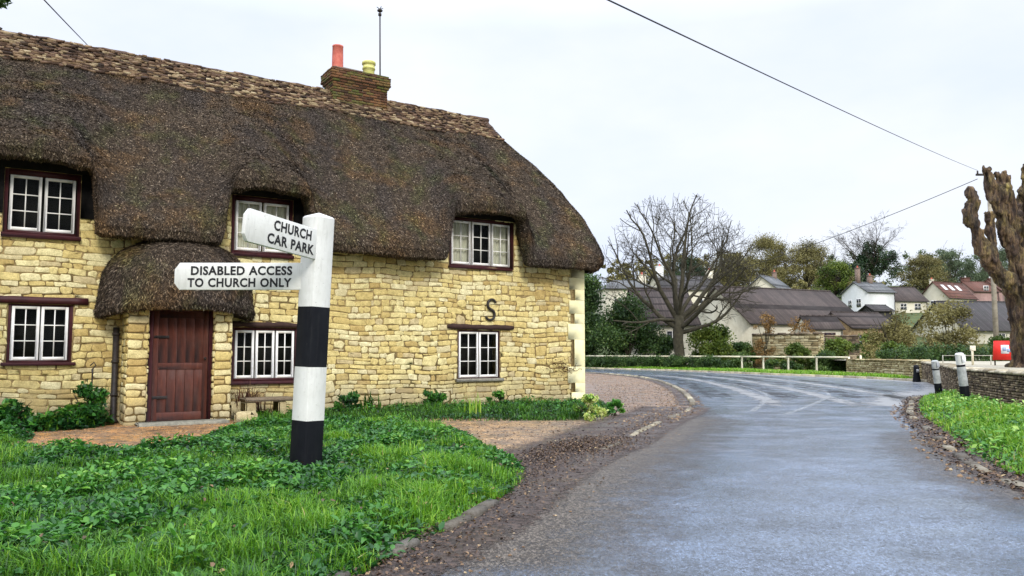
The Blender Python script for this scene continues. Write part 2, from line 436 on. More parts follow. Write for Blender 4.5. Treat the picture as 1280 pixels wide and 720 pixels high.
# thatched roof ------------------------------------------------------
EAVE=3.36; RZ=7.88; RY=3.0
prof=[(.37,.50,0),(.02,.40,0),(-.30,.05,0),(-.50,.01,0),(-.61,.06,0),(-.645,.20,0),(-.58,.40,0)]   # (y, z above eave)
nk=26
for i in range(1,nk+1):
    u=i/nk; prof.append((-.58+(RY+.58)*u, .40+(RZ-EAVE-.40)*(u**.97)+.10*math.sin(math.pi*u),0))
def xend(zr):     # end of the hipped thatch above eave height
    pts=[(0,10.12),(.1,10.25),(.4,10.38),(1.0,10.46),(1.7,10.40),(2.4,10.14),(3.0,9.86),(3.6,9.46),(4.15,9.02),(4.6,8.62)]
    for (a,b),(c,d) in zip(pts[:-1],pts[1:]):
        if zr<=c: return b+(d-b)*max(0,(zr-a))/(c-a)
    return pts[-1][1]
def sm(x): x=np.clip(x,0,1); return x*x*(3-2*x)
def lift(s,wd=0.0):
    s=np.asarray(s,dtype=float); r=0
    for a,b,h,wl,wr_ in ((-3.75,-1.58,1.24,.35,.14),(.66,2.36,1.16,.18,.16),(5.56,7.70,1.18,.14,.18)):
        w1=wl+wd; w2=wr_+wd
        edge=sm((s-(a-w1/2))/w1)*sm(((b+w2/2)-s)/w2)
        mid=(s-(a+b)/2)/((b-a)/2)
        r=r+h*edge*(1-.10*np.clip(mid,-1,1)**2)
    return r
XL0=-10.1
fs=np.concatenate([np.arange(XL0+.6,9.6,.055)])
NC=9
def loop(k):
    y,zr,_=prof[k]; xe=xend(zr); xl=XL0+max(0,(zr-.6))*.35
    hd=max(RY-y,.02); r=min(.75,hd*.95)
    pts=[]
    a=XL0+.6; b=9.6
    s0=a; e1=xe-r
    for s in fs:
        if s>7.3: x=7.3+(s-7.3)*(e1-7.3)/(fs[-1]-7.3)
        elif s<-7: x=-7+(s+7)*((xl+min(.6,r))+7)/(fs[0]+7)
        else: x=s
        pts.append((x,RY-hd))
    for i in range(1,NC+1):
        an=math.pi/2*i/NC; pts.append((e1+r*math.sin(an),RY-hd+r-r*math.cos(an)))
    m=24
    for i in range(1,m): pts.append((xe,RY-hd+r+(2*(hd-r))*i/m))
    for i in range(NC+1):
        an=math.pi/2*i/NC; pts.append((e1+r*math.cos(an),RY+hd-r+r*math.sin(an)))
    for i in range(1,60): pts.append((e1+(xl+r-e1)*i/60,RY+hd))
    for i in range(NC+1):
        an=math.pi/2*i/NC; pts.append((xl+r-r*math.sin(an),RY+hd-r+r*math.cos(an)))
    for i in range(1,12): pts.append((xl,RY+hd-r-(2*(hd-r))*i/12))
    rr=min(.6,r)
    for i in range(NC): 
        an=math.pi/2*i/NC; pts.append((xl+rr-rr*math.cos(an),RY-hd+rr-rr*math.sin(an)))
    return np.array(pts),zr
K=len(prof); rows=[]
for k in range(K):
    P,zr=loop(k); n=len(P)
    s_eff=P[:,0].copy(); frontmask=(P[:,1]<RY-.0)&(np.arange(n)<len(fs))
    s_eff[:len(fs)]=fs
    wk=1.0 if zr<.42 else float(max(0,1-(zr-.42)/3.4)**1.35)
    dz=np.where(frontmask,lift(s_eff,.95*min(1,max(0,zr-.12)/.7))*wk,0)
    V=np.stack([P[:,0],P[:,1],EAVE+zr+dz],1)
    # cheeks of the eyebrows bulge a little
    rows.append(V)
G=np.stack(rows)            # K x n x 3
n=G.shape[1]
# normals for displacement
def gridnormals(G):
    du=np.roll(G,-1,1)-np.roll(G,1,1)
    dv=np.empty_like(G); dv[1:-1]=G[2:]-G[:-2]; dv[0]=G[1]-G[0]; dv[-1]=G[-1]-G[-2]
    nn=np.cross(du,dv); L=np.linalg.norm(nn,axis=2,keepdims=True); return nn/np.maximum(L,1e-9)
Nn=gridnormals(G)
Pf=G.reshape(-1,3)
d=(fbm(Pf,1.1,3,3)-.5)*.16+(fbm(Pf,5,8,2)-.5)*.07
d=d.reshape(K,n,1); d[-1]=0
G2=G+Nn*d
idx=np.arange(K*n).reshape(K,n)
a=idx[:-1]; b_=np.roll(idx,-1,1)[:-1]; c_=np.roll(idx,-1,1)[1:]; d_=idx[1:]
Fq=np.stack([a,b_,c_,d_],-1).reshape(-1,4)
th=MB(); tin=.25+.3*vnoise(G2.reshape(-1,3),9,5)
th.add(G2.reshape(-1,3),Fq,0,tin)
def straws(mb,P,Nrm,down,cnt_len=(.05,.11),w=(.005,.010),lift_=(.15,.6),seed=1,tb=(0,1)):
    rg=np.random.default_rng(seed); m=len(P)
    side=np.cross(Nrm,down); side/=np.maximum(np.linalg.norm(side,axis=1,keepdims=True),1e-9)
    az=rg.normal(0,.55,m)[:,None]
    dr=down*np.cos(az)+side*np.sin(az)+Nrm*rg.uniform(*lift_,m)[:,None]
    dr/=np.linalg.norm(dr,axis=1,keepdims=True)
    sd=np.cross(dr,Nrm+rg.normal(0,.3,(m,3))); sd/=np.maximum(np.linalg.norm(sd,axis=1,keepdims=True),1e-9)
    L=rg.uniform(*cnt_len,m)[:,None]; W=rg.uniform(*w,m)[:,None]
    V=np.stack([P-sd*W,P+sd*W,P+dr*L+sd*W*.5,P+dr*L-sd*W*.5],1).reshape(-1,3)
    F=np.arange(4*m).reshape(-1,4)
    t=np.clip(rg.beta(1.25,1.9,m)*1.1,*tb)
    mb.add(V,F,0,np.repeat(t,4))
def scatter_grid(G,Nrm,krange,irange,density,rg):
    q00=G[krange[0]:krange[1],irange[0]:irange[1]]; q10=G[krange[0]:krange[1],irange[0]+1:irange[1]+1]
    q01=G[krange[0]+1:krange[1]+1,irange[0]:irange[1]]; q11=G[krange[0]+1:krange[1]+1,irange[0]+1:irange[1]+1]
    A=np.linalg.norm(np.cross(q10-q00,q01-q00),axis=2)
    cells=A.ravel(); cnt=rg.poisson(cells*density); ii=np.repeat(np.arange(len(cells)),cnt)
    u=rg.random(len(ii))[:,None]; v=rg.random(len(ii))[:,None]
    f=lambda a:a.reshape(-1,3)[ii]
    P=f(q00)*(1-u)*(1-v)+f(q10)*u*(1-v)+f(q01)*(1-u)*v+f(q11)*u*v
    e1=f(q10)-f(q00); e2=f(q01)-f(q00); nn=np.cross(e1,e2); nn/=np.maximum(np.linalg.norm(nn,axis=1,keepdims=True),1e-9)
    e2=-e2/np.maximum(np.linalg.norm(e2,axis=1,keepdims=True),1e-9)
    return P,nn,e2
i0=int(np.searchsorted(fs,-6.5)); i1=len(fs)+NC+24
P,nn,dn=scatter_grid(G2,Nn,(2,K-3),(i0,i1),2700,rng)
straws(th,P,nn,dn,(.022,.06),(.004,.009),(.12,.55),seed=5)
# a fringe of cut straw ends along the eave
P,nn,dn=scatter_grid(G2,Nn,(1,6),(i0,i1),2600,rng)
straws(th,P,nn,dn,(.03,.07),(.004,.008),(.05,.5),seed=6,tb=(0,.7))
roof=th.build('roof',M['thatch'],house,smooth=True)

# ridge: overlapping split pieces, both sides
rd=MB(); rgr=random.Random(5)
slope=math.atan2(RZ-EAVE-.4,RY+.58); cs_,sn_=math.cos(slope),math.sin(slope)
for side in (1,-1):
    for row in range(13):
        t0=.93-row*.072+rgr.uniform(-.01,.01)       # distance down the slope
        x=-9.3
        while x<8.36+.38*t0:
            L=rgr.uniform(.05,.19)
            tt=t0+rgr.uniform(-.04,.04)+(.05*math.sin(x*1.3)+.04*math.sin(x*3.1) if row<3 else 0)
            hgt=rgr.uniform(.035,.085); th_=rgr.uniform(.005,.018)
            base=.02+.004*row+rgr.uniform(-.010,.014)
            def pt(X,t,o):
                y=RY-side*(t*cs_)-side*o*sn_; z=RZ+.06-t*sn_+o*cs_
                return (X,y,z)
            sk=rgr.uniform(-.03,.03); rt=rgr.uniform(-.03,.03)
            o0=base+th_*.5; 
            V=[pt(x,tt+rt,o0+.02),pt(x+L,tt-rt,o0+.02+rgr.uniform(-.01,.015)),pt(x+L+sk,tt-hgt,o0),pt(x+sk,tt-hgt,o0),
               pt(x,tt+rt,o0-th_-.03),pt(x+L,tt-rt,o0-th_-.03),pt(x+L+sk,tt-hgt,o0-.05),pt(x+sk,tt-hgt,o0-.05)]
            F=[(0,1,2,3),(4,7,6,5),(0,4,5,1),(1,5,6,2),(2,6,7,3),(3,7,4,0)]
            rd.add(V,F,0,rgr.random())
            x+=L*rgr.uniform(.8,1.02)
# solid core under the pieces + rounded crest roll
for side in (1,-1):
    V=[];F=[]
    m=60
    for i in range(m+1):
        X=-9.4+(8.66+9.4)*i/m
        for t in (.86,.0): V.append((X,RY-side*(t*cs_)-side*.015*sn_,RZ+.06-t*sn_+.015*cs_))
        V.append((X,RY-side*(.86*cs_),RZ-.08-.86*sn_))
    for i in range(m): F+= [(3*i,3*i+3,3*i+4,3*i+1),(3*i+2,3*i+5,3*i+3,3*i)]
    F+=[(3*m,3*m+1,3*m+2)]
    rd.add(V,F,0,.25)
cr=[(-9.4+(8.68+9.4)*i/120,RY+.012*math.sin(i*.9),RZ+.055+.012*math.sin(i*.7)+.01*math.sin(i*1.9)) for i in range(121)]
rd.tube(cr,.075,8,0,.25,rough=.2)
rcap=rd.build('ridge_cap',M['ridge'],roof,recalc=False)

# chimney ------------------------------------------------------------
ch=MB(); cx0,cx1,cy0,cy1=3.86,5.44,2.62,3.38
def brickbox(mb,x0,x1,y0,y1,z0,z1,seed,bl=.2,bh=.068,out=.0):
    mb.box(x0+.012,x1-.012,y0+.012,y1-.012,z0,z1,1)
    rg=random.Random(seed); z=z0; i=0
    while z<z1-.02:
        zz=min(z+bh,z1)
        for (a,b,fr) in ((x0,x1,lambda X,d,Z:(X,y0+.012-d,Z)),(x0,x1,lambda X,d,Z:(X,y1-.012+d,Z)),(y0,y1,lambda X,d,Z:(x0+.012-d,X,Z)),(y0,y1,lambda X,d,Z:(x1-.012+d,X,Z))):
            x=a-(i%2)*bl/2
            while x<b:
                p=(max(x,a),min(x+bl,b),z,zz)
                if p[1]-p[0]>.03: one_stone(mb,fr,p,.005,.016+rg.random()*.012,.005,rg,0,True)
                x+=bl
        z=zz;i+=1
brickbox(ch,cx0+.05,cx1-.05,cy0+.05,cy1-.05,7.2,8.15,1)
brickbox(ch,cx0+.02,cx1-.02,cy0+.02,cy1-.02,8.15,8.22,2)
brickbox(ch,cx0-.02,cx1+.02,cy0-.02,cy1+.02,8.22,8.46,3)
brickbox(ch,cx0+.02,cx1-.02,cy0+.02,cy1-.02,8.46,8.52,4)
V=[(cx0+.05,cy0+.05,8.525),(cx1-.05,cy0+.05,8.525),(cx1-.05,cy1-.05,8.525),(cx0+.05,cy1-.05,8.525),(cx0+.25,3.0,8.68),(cx1-.25,3.0,8.66)]
ch.add(V,[(0,1,5,4),(1,2,5),(2,3,4,5),(3,0,4)],1,.3)
chim=ch.build('chimney',[M['brick_ch'],M['mortar2']],house)
def lathe(mb,cx,cy,prof,n=18,mat=0,tint=.5):
    V=[(cx+r*math.cos(2*math.pi*k/n),cy+r*math.sin(2*math.pi*k/n),z) for r,z in prof for k in range(n)]
    F=[(i*n+k,i*n+(k+1)%n,(i+1)*n+(k+1)%n,(i+1)*n+k) for i in range(len(prof)-1) for k in range(n)]
    mb.add(V,F,mat,tint)
p=MB(); lathe(p,4.14,3.0,[(.145,8.58),(.142,8.9),(.136,9.16),(.142,9.165),(.142,9.20),(.115,9.20),(.11,8.8)]); p.build('chimney_pot',M['pot_red'],chim,smooth=True)['label']='tall round terracotta pot'
p=MB(); lathe(p,5.0,3.0,[(.15,8.58),(.15,8.73),(.17,8.74),(.17,8.78),(.155,8.79),(.155,8.86),(.18,8.87),(.18,8.93),(.165,8.95),(.13,8.95),(.12,8.7)]); p.build('chimney_pot',M['pot_yel'],chim,smooth=True)['label']='short ringed yellow clay pot'
p=MB(); p.tube([(5.22,2.75,8.3),(5.2,2.78,10.36)],.020,8)
for an,zz in ((0,10.30),(1.57,10.30),(3.14,10.30),(4.71,10.30)):
    p.tube([(5.2,2.78,10.36),(5.2+.09*math.cos(an),2.78+.09*math.sin(an),10.40)],.010,5)
lathe(p,5.2,2.78,[(.0,10.26),(.07,10.30),(.075,10.33),(.0,10.37)],10); lathe(p,5.2,2.78,[(.0,10.16),(.045,10.18),(.045,10.24),(.0,10.26)],10)
p.box(5.16,5.24,2.60,2.80,8.38,8.41); 
p.build('aerial',M['iron'],house)

# porch --------------------------------------------------------------
PC,PA,PB,PH=-.08,1.37,1.12,1.40; PZ=2.12
nu,nv=64,26; rows=[]
def pring(t):   # t 0..1 : underside centre -> lip -> top
    pass
rings=[]
for (sc_,dz) in ((.0,.10),(.55,.06),(.86,.0),(.96,-.05),(1.02,-.02),(1.045,.07)): rings.append((sc_,dz))
for i in range(1,21):
    an=math.pi/2*i/20; rings.append((1.03*math.cos(an)**.85 if i<20 else 0.0,.12+(PH-.12)*math.sin(an)))
GP=[]
for sc_,dz in rings:
    row=[]
    for k in range(nu+1):
        an=math.pi*k/nu; e=2/2.35
        cxx=math.copysign(abs(math.cos(an))**e,math.cos(an)); sy=abs(math.sin(an))**e
        droop=-.15*abs(cxx)**3*(1 if dz<.3 else 0)
        row.append((PC+PA*sc_*cxx,.12-(PB+.12)*sc_*sy,PZ+dz+droop))
    GP.append(row)
GP=np.array(GP)[:, ::-1]
K2,n2=GP.shape[:2]
P_=GP.reshape(-1,3); cen=np.array([PC,0,PZ+.3]); nd=P_-cen; nd/=np.maximum(np.linalg.norm(nd,axis=1,keepdims=True),1e-6)
GP=(P_+nd*((fbm(P_,1.8,12,3)-.5)*.16+(fbm(P_,7,4,2)-.5)*.05)[:,None]).reshape(K2,n2,3)
idx=np.arange(K2*n2).reshape(K2,n2)
Fq=np.stack([idx[:-1,:-1],idx[:-1,1:],idx[1:,1:],idx[1:,:-1]],-1).reshape(-1,4)
porch=MB(); # the porch body: two stone piers and the board over the door
pm=MB()
for (x0,x1,sd) in ((-1.02,-.66,31),(.47,.80,32)):
    pm.box(x0+.02,x1-.02,-.70,-.0,-.1,2.2,1)
    stones(pm,lambda X,d,Z:(X,-.70-d,Z),x0,x1,-.05,2.2,seed=sd,wr=(.22,.42),hr=(.11,.2),tf=True)
    stones(pm,lambda X,d,Z:(x0+.02-d,X,Z),-.70,-.03,-.05,2.2,seed=sd+5,wr=(.2,.4),tf=True)
    stones(pm,lambda X,d,Z:(x1-.02+d,X,Z),-.70,-.03,-.05,2.2,seed=sd+9,wr=(.2,.4),tf=True)
pm.box(-.66,.47,-.62,-.05,2.075,2.2,1)
porch=pm.build('porch',[M['stone'],M['mortar']],house)
pt_=MB(); pt_.add(GP.reshape(-1,3),Fq,0,.2+.3*vnoise(GP.reshape(-1,3),9,5))
P,nn,dn=scatter_grid(GP,None,(2,K2-2),(0,n2-1),2600,rng)
# outward check
s_=np.sign(((P-cen)*nn).sum(1,keepdims=True)); nn=nn*s_
straws(pt_,P,nn,dn,(.03,.08),(.004,.009),(.08,.45),seed=8,tb=(0,.93))
pt_.build('thatched_hood',M['thatch'],porch,smooth=True)
dr=MB(); 
dx0,dx1,dz0,dz1=-.57,.39,.05,2.05
dr.box(dx0,dx1,-.56,-.52,dz0,dz1,0)
# stiles / rails, planks
for a,b in ((dx0,dx0+.09),(dx1-.09,dx1)): dr.box(a,b,-.585,-.56,dz0,dz1,0,bev=.004)
for a,b in ((dz0,dz0+.15),(.98,1.10),(dz1-.13,dz1)): dr.box(dx0+.09,dx1-.09,-.583,-.56,a,b,0,bev=.004)
for i in range(5):
    a=dx0+.095+i*.157; dr.box(a,a+.150,-.572,-.56,dz0+.15,.98,0,bev=.003); dr.box(a,a+.150,-.572,-.56,1.10,dz1-.13,0,bev=.003)
door=dr.build('door',M['door'],house)
fr=MB(); fr.box(-.65,-.575,-.60,-.50,0,2.07,0,bev=.004); fr.box(.395,.465,-.60,-.50,0,2.07,0,bev=.004); fr.box(-.575,.395,-.598,-.50,2.052,2.075,0)
fr.build('door_frame',M['redwood'],door)
hd=MB(); hd.tube([(.33,-.585,1.18),(.33,-.625,1.18),(.33,-.64,1.18)],[.012,.012,.026],10)
for z_ in (.45,1.55): hg=MB(); hg.box(-.56,-.30,-.592,-.5845,z_,z_+.05,0,bev=.003); hg.build('hinge',M['iron'],door)
hd.build('door_handle',M['iron'],door)
stp=MB(); stp.box(-.85,.70,-1.12,-.70,-.1,.055,0,bev=.02); stp.box(-.66,.47,-.70,-.05,-.1,.02,0); stp.build('doorstep',M['sill'],porch)
dp=MB(); dp.tube([(-1.13,-.12,1.75),(-1.13,-.12,.1),(-1.10,-.2,.03)],.055,10); 
for zz in (.5,1.1,1.6): dp.tube([(-1.13,-.12,zz),(-1.13,-.12,zz+.05)],.068,10)
dp.build('drainpipe',M['iron'],house)
# the S shaped iron wall tie
tie=MB(); pts=[]
for i in range(41):
    u=i/40
    if u<.5:
        an=R(20)+u/.5*R(250); X=6.97+.115*math.cos(an); Z=2.435+.12*math.sin(an)
    else:
        an=R(90)-(u-.5)/.5*R(250); X=6.92+.125*math.cos(an); Z=2.19+.125*math.sin(an)
    pts.append((X,-.05,Z))
tie.tube(pts,[.026+.008*math.sin(math.pi*i/40) for i in range(41)],7)
tie.tube([(6.945,-.05,2.315),(6.945,.02,2.315)],.02,8)
tie.build('wall_tie',M['iron'],house)['label']='black iron S'
def hl(x,y,z=0.0):
    c,s=math.cos(HROT),math.sin(HROT); return (HX+c*x-s*y,HY+s*x+c*y,z)
# ------------------------------------------------------------------ GROUND
def hgt(X,Y):
    X=np.asarray(X,dtype=float);Y=np.asarray(Y,dtype=float)
    t=np.maximum(Y-60,0); z=.128*t-.0
    z=np.where(t<10,.0064*t*t,z-.64)
    z=np.where(Y>215,19.2-.0+ (Y-215)*.02,z)
    return z
def ground_sheet():
    mb=MB()
    ys=np.concatenate([np.array([-600,-200,-60,-20]),np.arange(0,60,4),np.arange(60,76,1.5),np.arange(76,230,5),np.array([260,320,420,600,1000,2000])])
    xs_=np.concatenate([np.array([-2500,-900,-400,-200]),np.arange(-100,201,8),np.array([300,500,900,2500])])
    X,Y=np.meshgrid(xs_,ys,indexing='ij'); Z=hgt(X,Y)
    n1,n2=X.shape; idx=np.arange(n1*n2).reshape(n1,n2)
    F=np.stack([idx[:-1,:-1],idx[1:,:-1],idx[1:,1:],idx[:-1,1:]],-1).reshape(-1,4)
    mb.add(np.stack([X,Y,Z],-1).reshape(-1,3),F)
    return mb
M['ground']=mat_simple('rough_grass_field',(.035,.055,.014),(.075,.095,.025),.35,.95,8,.5,.03)
tag(ground_sheet().build('ground',M['ground']),kind='structure')

def smooth_poly(pts,n=6,closed=False):
    """Catmull-Rom through the points"""
    P=[np.array(p,dtype=float) for p in pts]; out=[]
    m=len(P)
    for i in range(m-1 if not closed else m):
        p0=P[i-1] if (i>0 or closed) else P[0]; p1=P[i]; p2=P[(i+1)%m]; p3=P[(i+2)%m] if (i+2<m or closed) else P[-1]
        for k in range(n):
            t=k/n; out.append(.5*((2*p1)+(-p0+p2)*t+(2*p0-5*p1+4*p2-p3)*t*t+(-p0+3*p1-3*p2+p3)*t**3))
    if not closed: out.append(P[-1])
    return [tuple(o) for o in out]
def fill(pts,z,name,mat,sub=0):
    """flat polygon sheet (triangulated by bmesh)"""
    import bmesh
    bm=bmesh.new(); vs=[bm.verts.new((p[0],p[1],z)) for p in pts]; bm.faces.new(vs)
    bmesh.ops.triangulate(bm,faces=bm.faces)
    for f in bm.faces:
        f.normal_update()
        if f.normal.z<0: f.normal_flip()
    me=bpy.data.meshes.new(name); bm.to_mesh(me); bm.free(); me.materials.append(mat)
    at=me.attributes.new('tint','FLOAT','POINT'); at.data.foreach_set('value',np.full(len(me.vertices),.5,dtype=np.float32))
    o=bpy.data.objects.new(name,me); COL.objects.link(o); return o

LE=[(-4.6,-7),(-2.9,-1),(-1.9,2),(-.93,4.64),(-.64,5.37),(-.22,6.5),(.28,8.3),(.95,10.2),(1.45,11.3),(1.98,12.9),(2.5,14.3),(3.1,15.9),(3.69,17.3),(4.55,20.4),(5.5,26),(6.2,32),(6.56,38),(6.2,44),(4.6,50),(1.0,56),(-6,60.5),(-22,64)]
RE=[(3.4,-7),(4.2,-1),(4.55,2.5),(4.75,5.5),(4.86,7.6),(5.15,8.9),(5.85,10.9),(6.5,12.4),(7.3,14.4),(8.2,16.6),(9.2,18.6),(10.4,21.0),(11.7,23.2),(13.4,25.4),(15.1,27.6),(16.8,30.6),(17.8,34),(17.6,37.4),(16.9,40.2),(15.3,44),(13.2,49.2),(10.8,55.5),(6.2,62),(0,66.2),(-8,69.5),(-22,72)]
LEs=smooth_poly(LE,5); REs=smooth_poly(RE,5)

def mat_road():
    m,nt,b=nodes('wet_worn_asphalt')
    n1=noise_n(nt,.8,8,.72); n2=noise_n(nt,120,4,.8); n3=noise_n(nt,.35,4,.6,'Object',(1.6,.6,1)); n5=noise_n(nt,26,5,.75)
    n6=noise_n(nt,60,4,.85,'Object',(1,.6,1))
    c=ramp(nt,n2,[(.38,(.015,.017,.022)),(.5,(.060,.072,.095)),(.62,(.27,.32,.41))])
    c=mix(nt,1.0,c,ramp(nt,n6,[(.40,(.30,.30,.30)),(.5,(1,1,1)),(.60,(2.0,2.1,2.3))]),'MULTIPLY')
    c=mix(nt,1.0,c,ramp(nt,n1,[(.38,(.55,.53,.50)),(.62,(1.25,1.25,1.25))]),'MULTIPLY')
    nt.links.new(c,b.inputs['Base Color'])
    r=ramp(nt,n3,[(.35,(.20,.20,.20)),(.65,(.34,.34,.34))])
    r=mix(nt,.5,r,ramp(nt,n5,[(.35,(.18,.18,.18)),(.65,(.55,.55,.55))]))
    nt.links.new(r,b.inputs['Roughness'])
    b.inputs['Specular IOR Level'].default_value=.75
    bpn=N(nt,'ShaderNodeBump',Strength=.30,Distance=.0035); nt.links.new(math_n(nt,'ADD',n6,n5),bpn.inputs['Height']); nt.links.new(bpn.outputs[0],b.inputs['Coat Normal'])
    film=mix(nt,1.0,ramp(nt,n6,[(.42,(.1,.1,.1)),(.56,(1,1,1))]),ramp(nt,noise_n(nt,1.2,8,.78,'Object',(.8,1.3,1)),[(.42,(.0,.0,.0)),(.55,(1,1,1))]),'MULTIPLY')
    nt.links.new(film,b.inputs['Coat Weight']); b.inputs['Coat Roughness'].default_value=.10; b.inputs['Coat IOR'].default_value=1.62; b.inputs['Specular Tint'].default_value=(.80,.90,1,1)
    b.inputs['Coat Tint'].default_value=(.80,.90,1,1)
    h=math_n(nt,'ADD',n2,math_n(nt,'MULTIPLY',n5,1.2)); bump(nt,b,math_n(nt,'ADD',h,n6),.6,.007)
    return m
M['road']=mat_road()
tag(fill(LEs+REs[::-1],.008,'road',M['road']),kind='structure')

def mat_forecourt():
    m,nt,b=nodes('wet_gravel_forecourt')
    n1=noise_n(nt,55,5,.8); n2=noise_n(nt,.8,5,.6); n3=noise_n(nt,2.5,5,.7)
    # orange hoggin by the door, brown gravel beyond the corner, grey tarmac near the kerb: broad patches that belong to the ground
    tc=nt.nodes.new('ShaderNodeTexCoord'); sp=nt.nodes.new('ShaderNodeSeparateXYZ'); nt.links.new(tc.outputs['Object'],sp.inputs[0])
    n4=noise_n(nt,14,5,.8)
    stony=mix(nt,1.0,ramp(nt,n1,[(.38,(.2,.18,.16)),(.5,(.9,.9,.9)),(.60,(2.4,2.2,1.9))]),ramp(nt,n4,[(.38,(.35,.34,.33)),(.52,(1,1,1)),(.62,(1.6,1.5,1.4))]),'MULTIPLY')
    wob=math_n(nt,'MULTIPLY_ADD',n2,3.0); nt.nodes[-1].inputs[2].default_value=-1.5
    xx=math_n(nt,'ADD',sp.outputs[0],wob)
    base=ramp(nt,math_n(nt,'MULTIPLY_ADD',xx,.1),[(.25,(.42,.21,.07)),(.55,(.42,.225,.085)),(.72,(.40,.235,.105)),(.88,(.32,.20,.10)),(1,(.20,.14,.09))])
    nt.nodes[-2].inputs[2].default_value=.9 if False else .9
    far=ramp(nt,math_n(nt,'MULTIPLY',math_n(nt,'ADD',sp.outputs[1],wob),.02),[(.315,(0,0,0)),(.345,(1,1,1))])
    base=mix(nt,far,base,mix(nt,ramp(nt,n3,[(.4,(0,0,0)),(.65,(1,1,1))]),(.15,.088,.066),(.30,.20,.125)))
    c=mix(nt,1.0,base,stony,'MULTIPLY')
    c=mix(nt,ramp(nt,n3,[(.47,(0,0,0)),(.62,(.8,.8,.8))]),c,(.055,.038,.028))
    c=mix(nt,ramp(nt,noise_n(nt,4.5,6,.8,'Object',(1.0,.55,1)),[(.46,(0,0,0)),(.56,(.75,.75,.75))]),c,(.10,.072,.05))
    c=mix(nt,ramp(nt,noise_n(nt,6,6,.8,'Object',(1,2.2,1)),[(.52,(0,0,0)),(.62,(.6,.6,.6))]),c,(.36,.28,.19))
    nt.links.new(c,b.inputs['Base Color'])
    nt.links.new(ramp(nt,n2,[(.4,(.35,.35,.35)),(.6,(.75,.75,.75))]),b.inputs['Roughness'])
    b.inputs['Specular IOR Level'].default_value=.5
    bump(nt,b,n1,.7,.015); return m
M['forecourt']=mat_forecourt()
fc=[p for p in LEs]+[(-60,64),(-60,-7)]
tag(fill(fc,.004,'forecourt',M['forecourt']),kind='structure')

# muddy edge of the road by the green (mud and leaf litter washed over the asphalt)
def mat_mud():
    m,nt,b=nodes('muddy_leaf_litter_edge')
    n1=noise_n(nt,16,6,.8); n2=noise_n(nt,70,4,.8); n3=noise_n(nt,1.5,4,.6)
    c=ramp(nt,n1,[(.3,(.010,.007,.006)),(.48,(.034,.022,.018)),(.62,(.085,.055,.042)),(.75,(.17,.125,.09))])
    c=mix(nt,.6,c,mix(nt,1.0,c,ramp(nt,n2,[(.35,(.4,.4,.4)),(.65,(2.0,1.9,1.8))]),'MULTIPLY'))
    nt.links.new(c,b.inputs['Base Color']); nt.links.new(ramp(nt,n3,[(.4,(.35,.35,.35)),(.6,(.8,.8,.8))]),b.inputs['Roughness'])
    bump(nt,b,math_n(nt,'ADD',n1,n2),.8,.02)
    # ragged, fading edge: the mud thins out over the asphalt
    tc=nt.nodes.new('ShaderNodeAttribute'); tc.attribute_name='tint'
    e=math_n(nt,'ADD',tc.outputs['Fac'],math_n(nt,'MULTIPLY_ADD',n1,1.5,c=0.0))
    mm=math_n(nt,'MULTIPLY_ADD',n2,.9); nt.nodes[-1].inputs[2].default_value=-.45
    e=math_n(nt,'ADD',e,mm); e=math_n(nt,'ADD',e,-.30)
    fac=ramp(nt,e,[(.42,(0,0,0)),(.62,(1,1,1))])
    out=nt.nodes['Material Output']; tr=nt.nodes.new('ShaderNodeBsdfTransparent'); ms=nt.nodes.new('ShaderNodeMixShader')
    nt.links.new(fac,ms.inputs[0]); nt.links.new(tr.outputs[0],ms.inputs[1]); nt.links.new(b.outputs[0],ms.inputs[2]); nt.links.new(ms.outputs[0],out.inputs[0])
    return m
M['mud']=mat_mud()
def strip(name,line,offs,z,mat,tints,kind='structure',fade=0):
    """a sheet that follows a line; offs = lateral offsets (function of arc position), tints per offset"""
    L=[np.array(p) for p in line]; mb=MB(); V=[];T=[]
    m=len(L)
    for i,p in enumerate(L):
        t=L[min(i+1,m-1)]-L[max(i-1,0)]; t/=np.linalg.norm(t); nr=np.array([t[1],-t[0]])
        for o,ti in zip(offs,tints):
            q_=p+nr*(o(i/m) if callable(o) else o); V.append((q_[0],q_[1],z)); T.append(ti-(1.3*max(0,1-min(i,m-1-i)/fade) if fade else 0))
    k=len(offs); F=[(i*k+j,i*k+j+1,(i+1)*k+j+1,(i+1)*k+j) for i in range(m-1) for j in range(k-1)]
    F=[f[::-1] for f in F]
    mb.add(V,F,0,np.array(T)); o=mb.build(name,mat)
    me=o.data
    if me.polygons[0].normal.z<0: me.flip_normals()
    return tag(o,kind=kind)
mudL=[p for p in LEs if -2<p[1]<19.5]
strip('mud',mudL,[-1.7,-1.0,-.4,.0,.22,.42,.72],.014,M['mud'],[-.5,.2,.65,.75,.4,.1,-.6])
mudR=[p for p in REs if -3<p[1]<24]
strip('mud',mudR,[-.35,-.05,.25,.9],.014,M['mud'],[-.6,.4,.9,1.0])
gravel_edge=[p for p in LEs if 19<p[1]<58]
strip('mud',gravel_edge,[-.7,-.2,.1,.5],.014,M['mud'],[-.6,.35,.3,-.6])

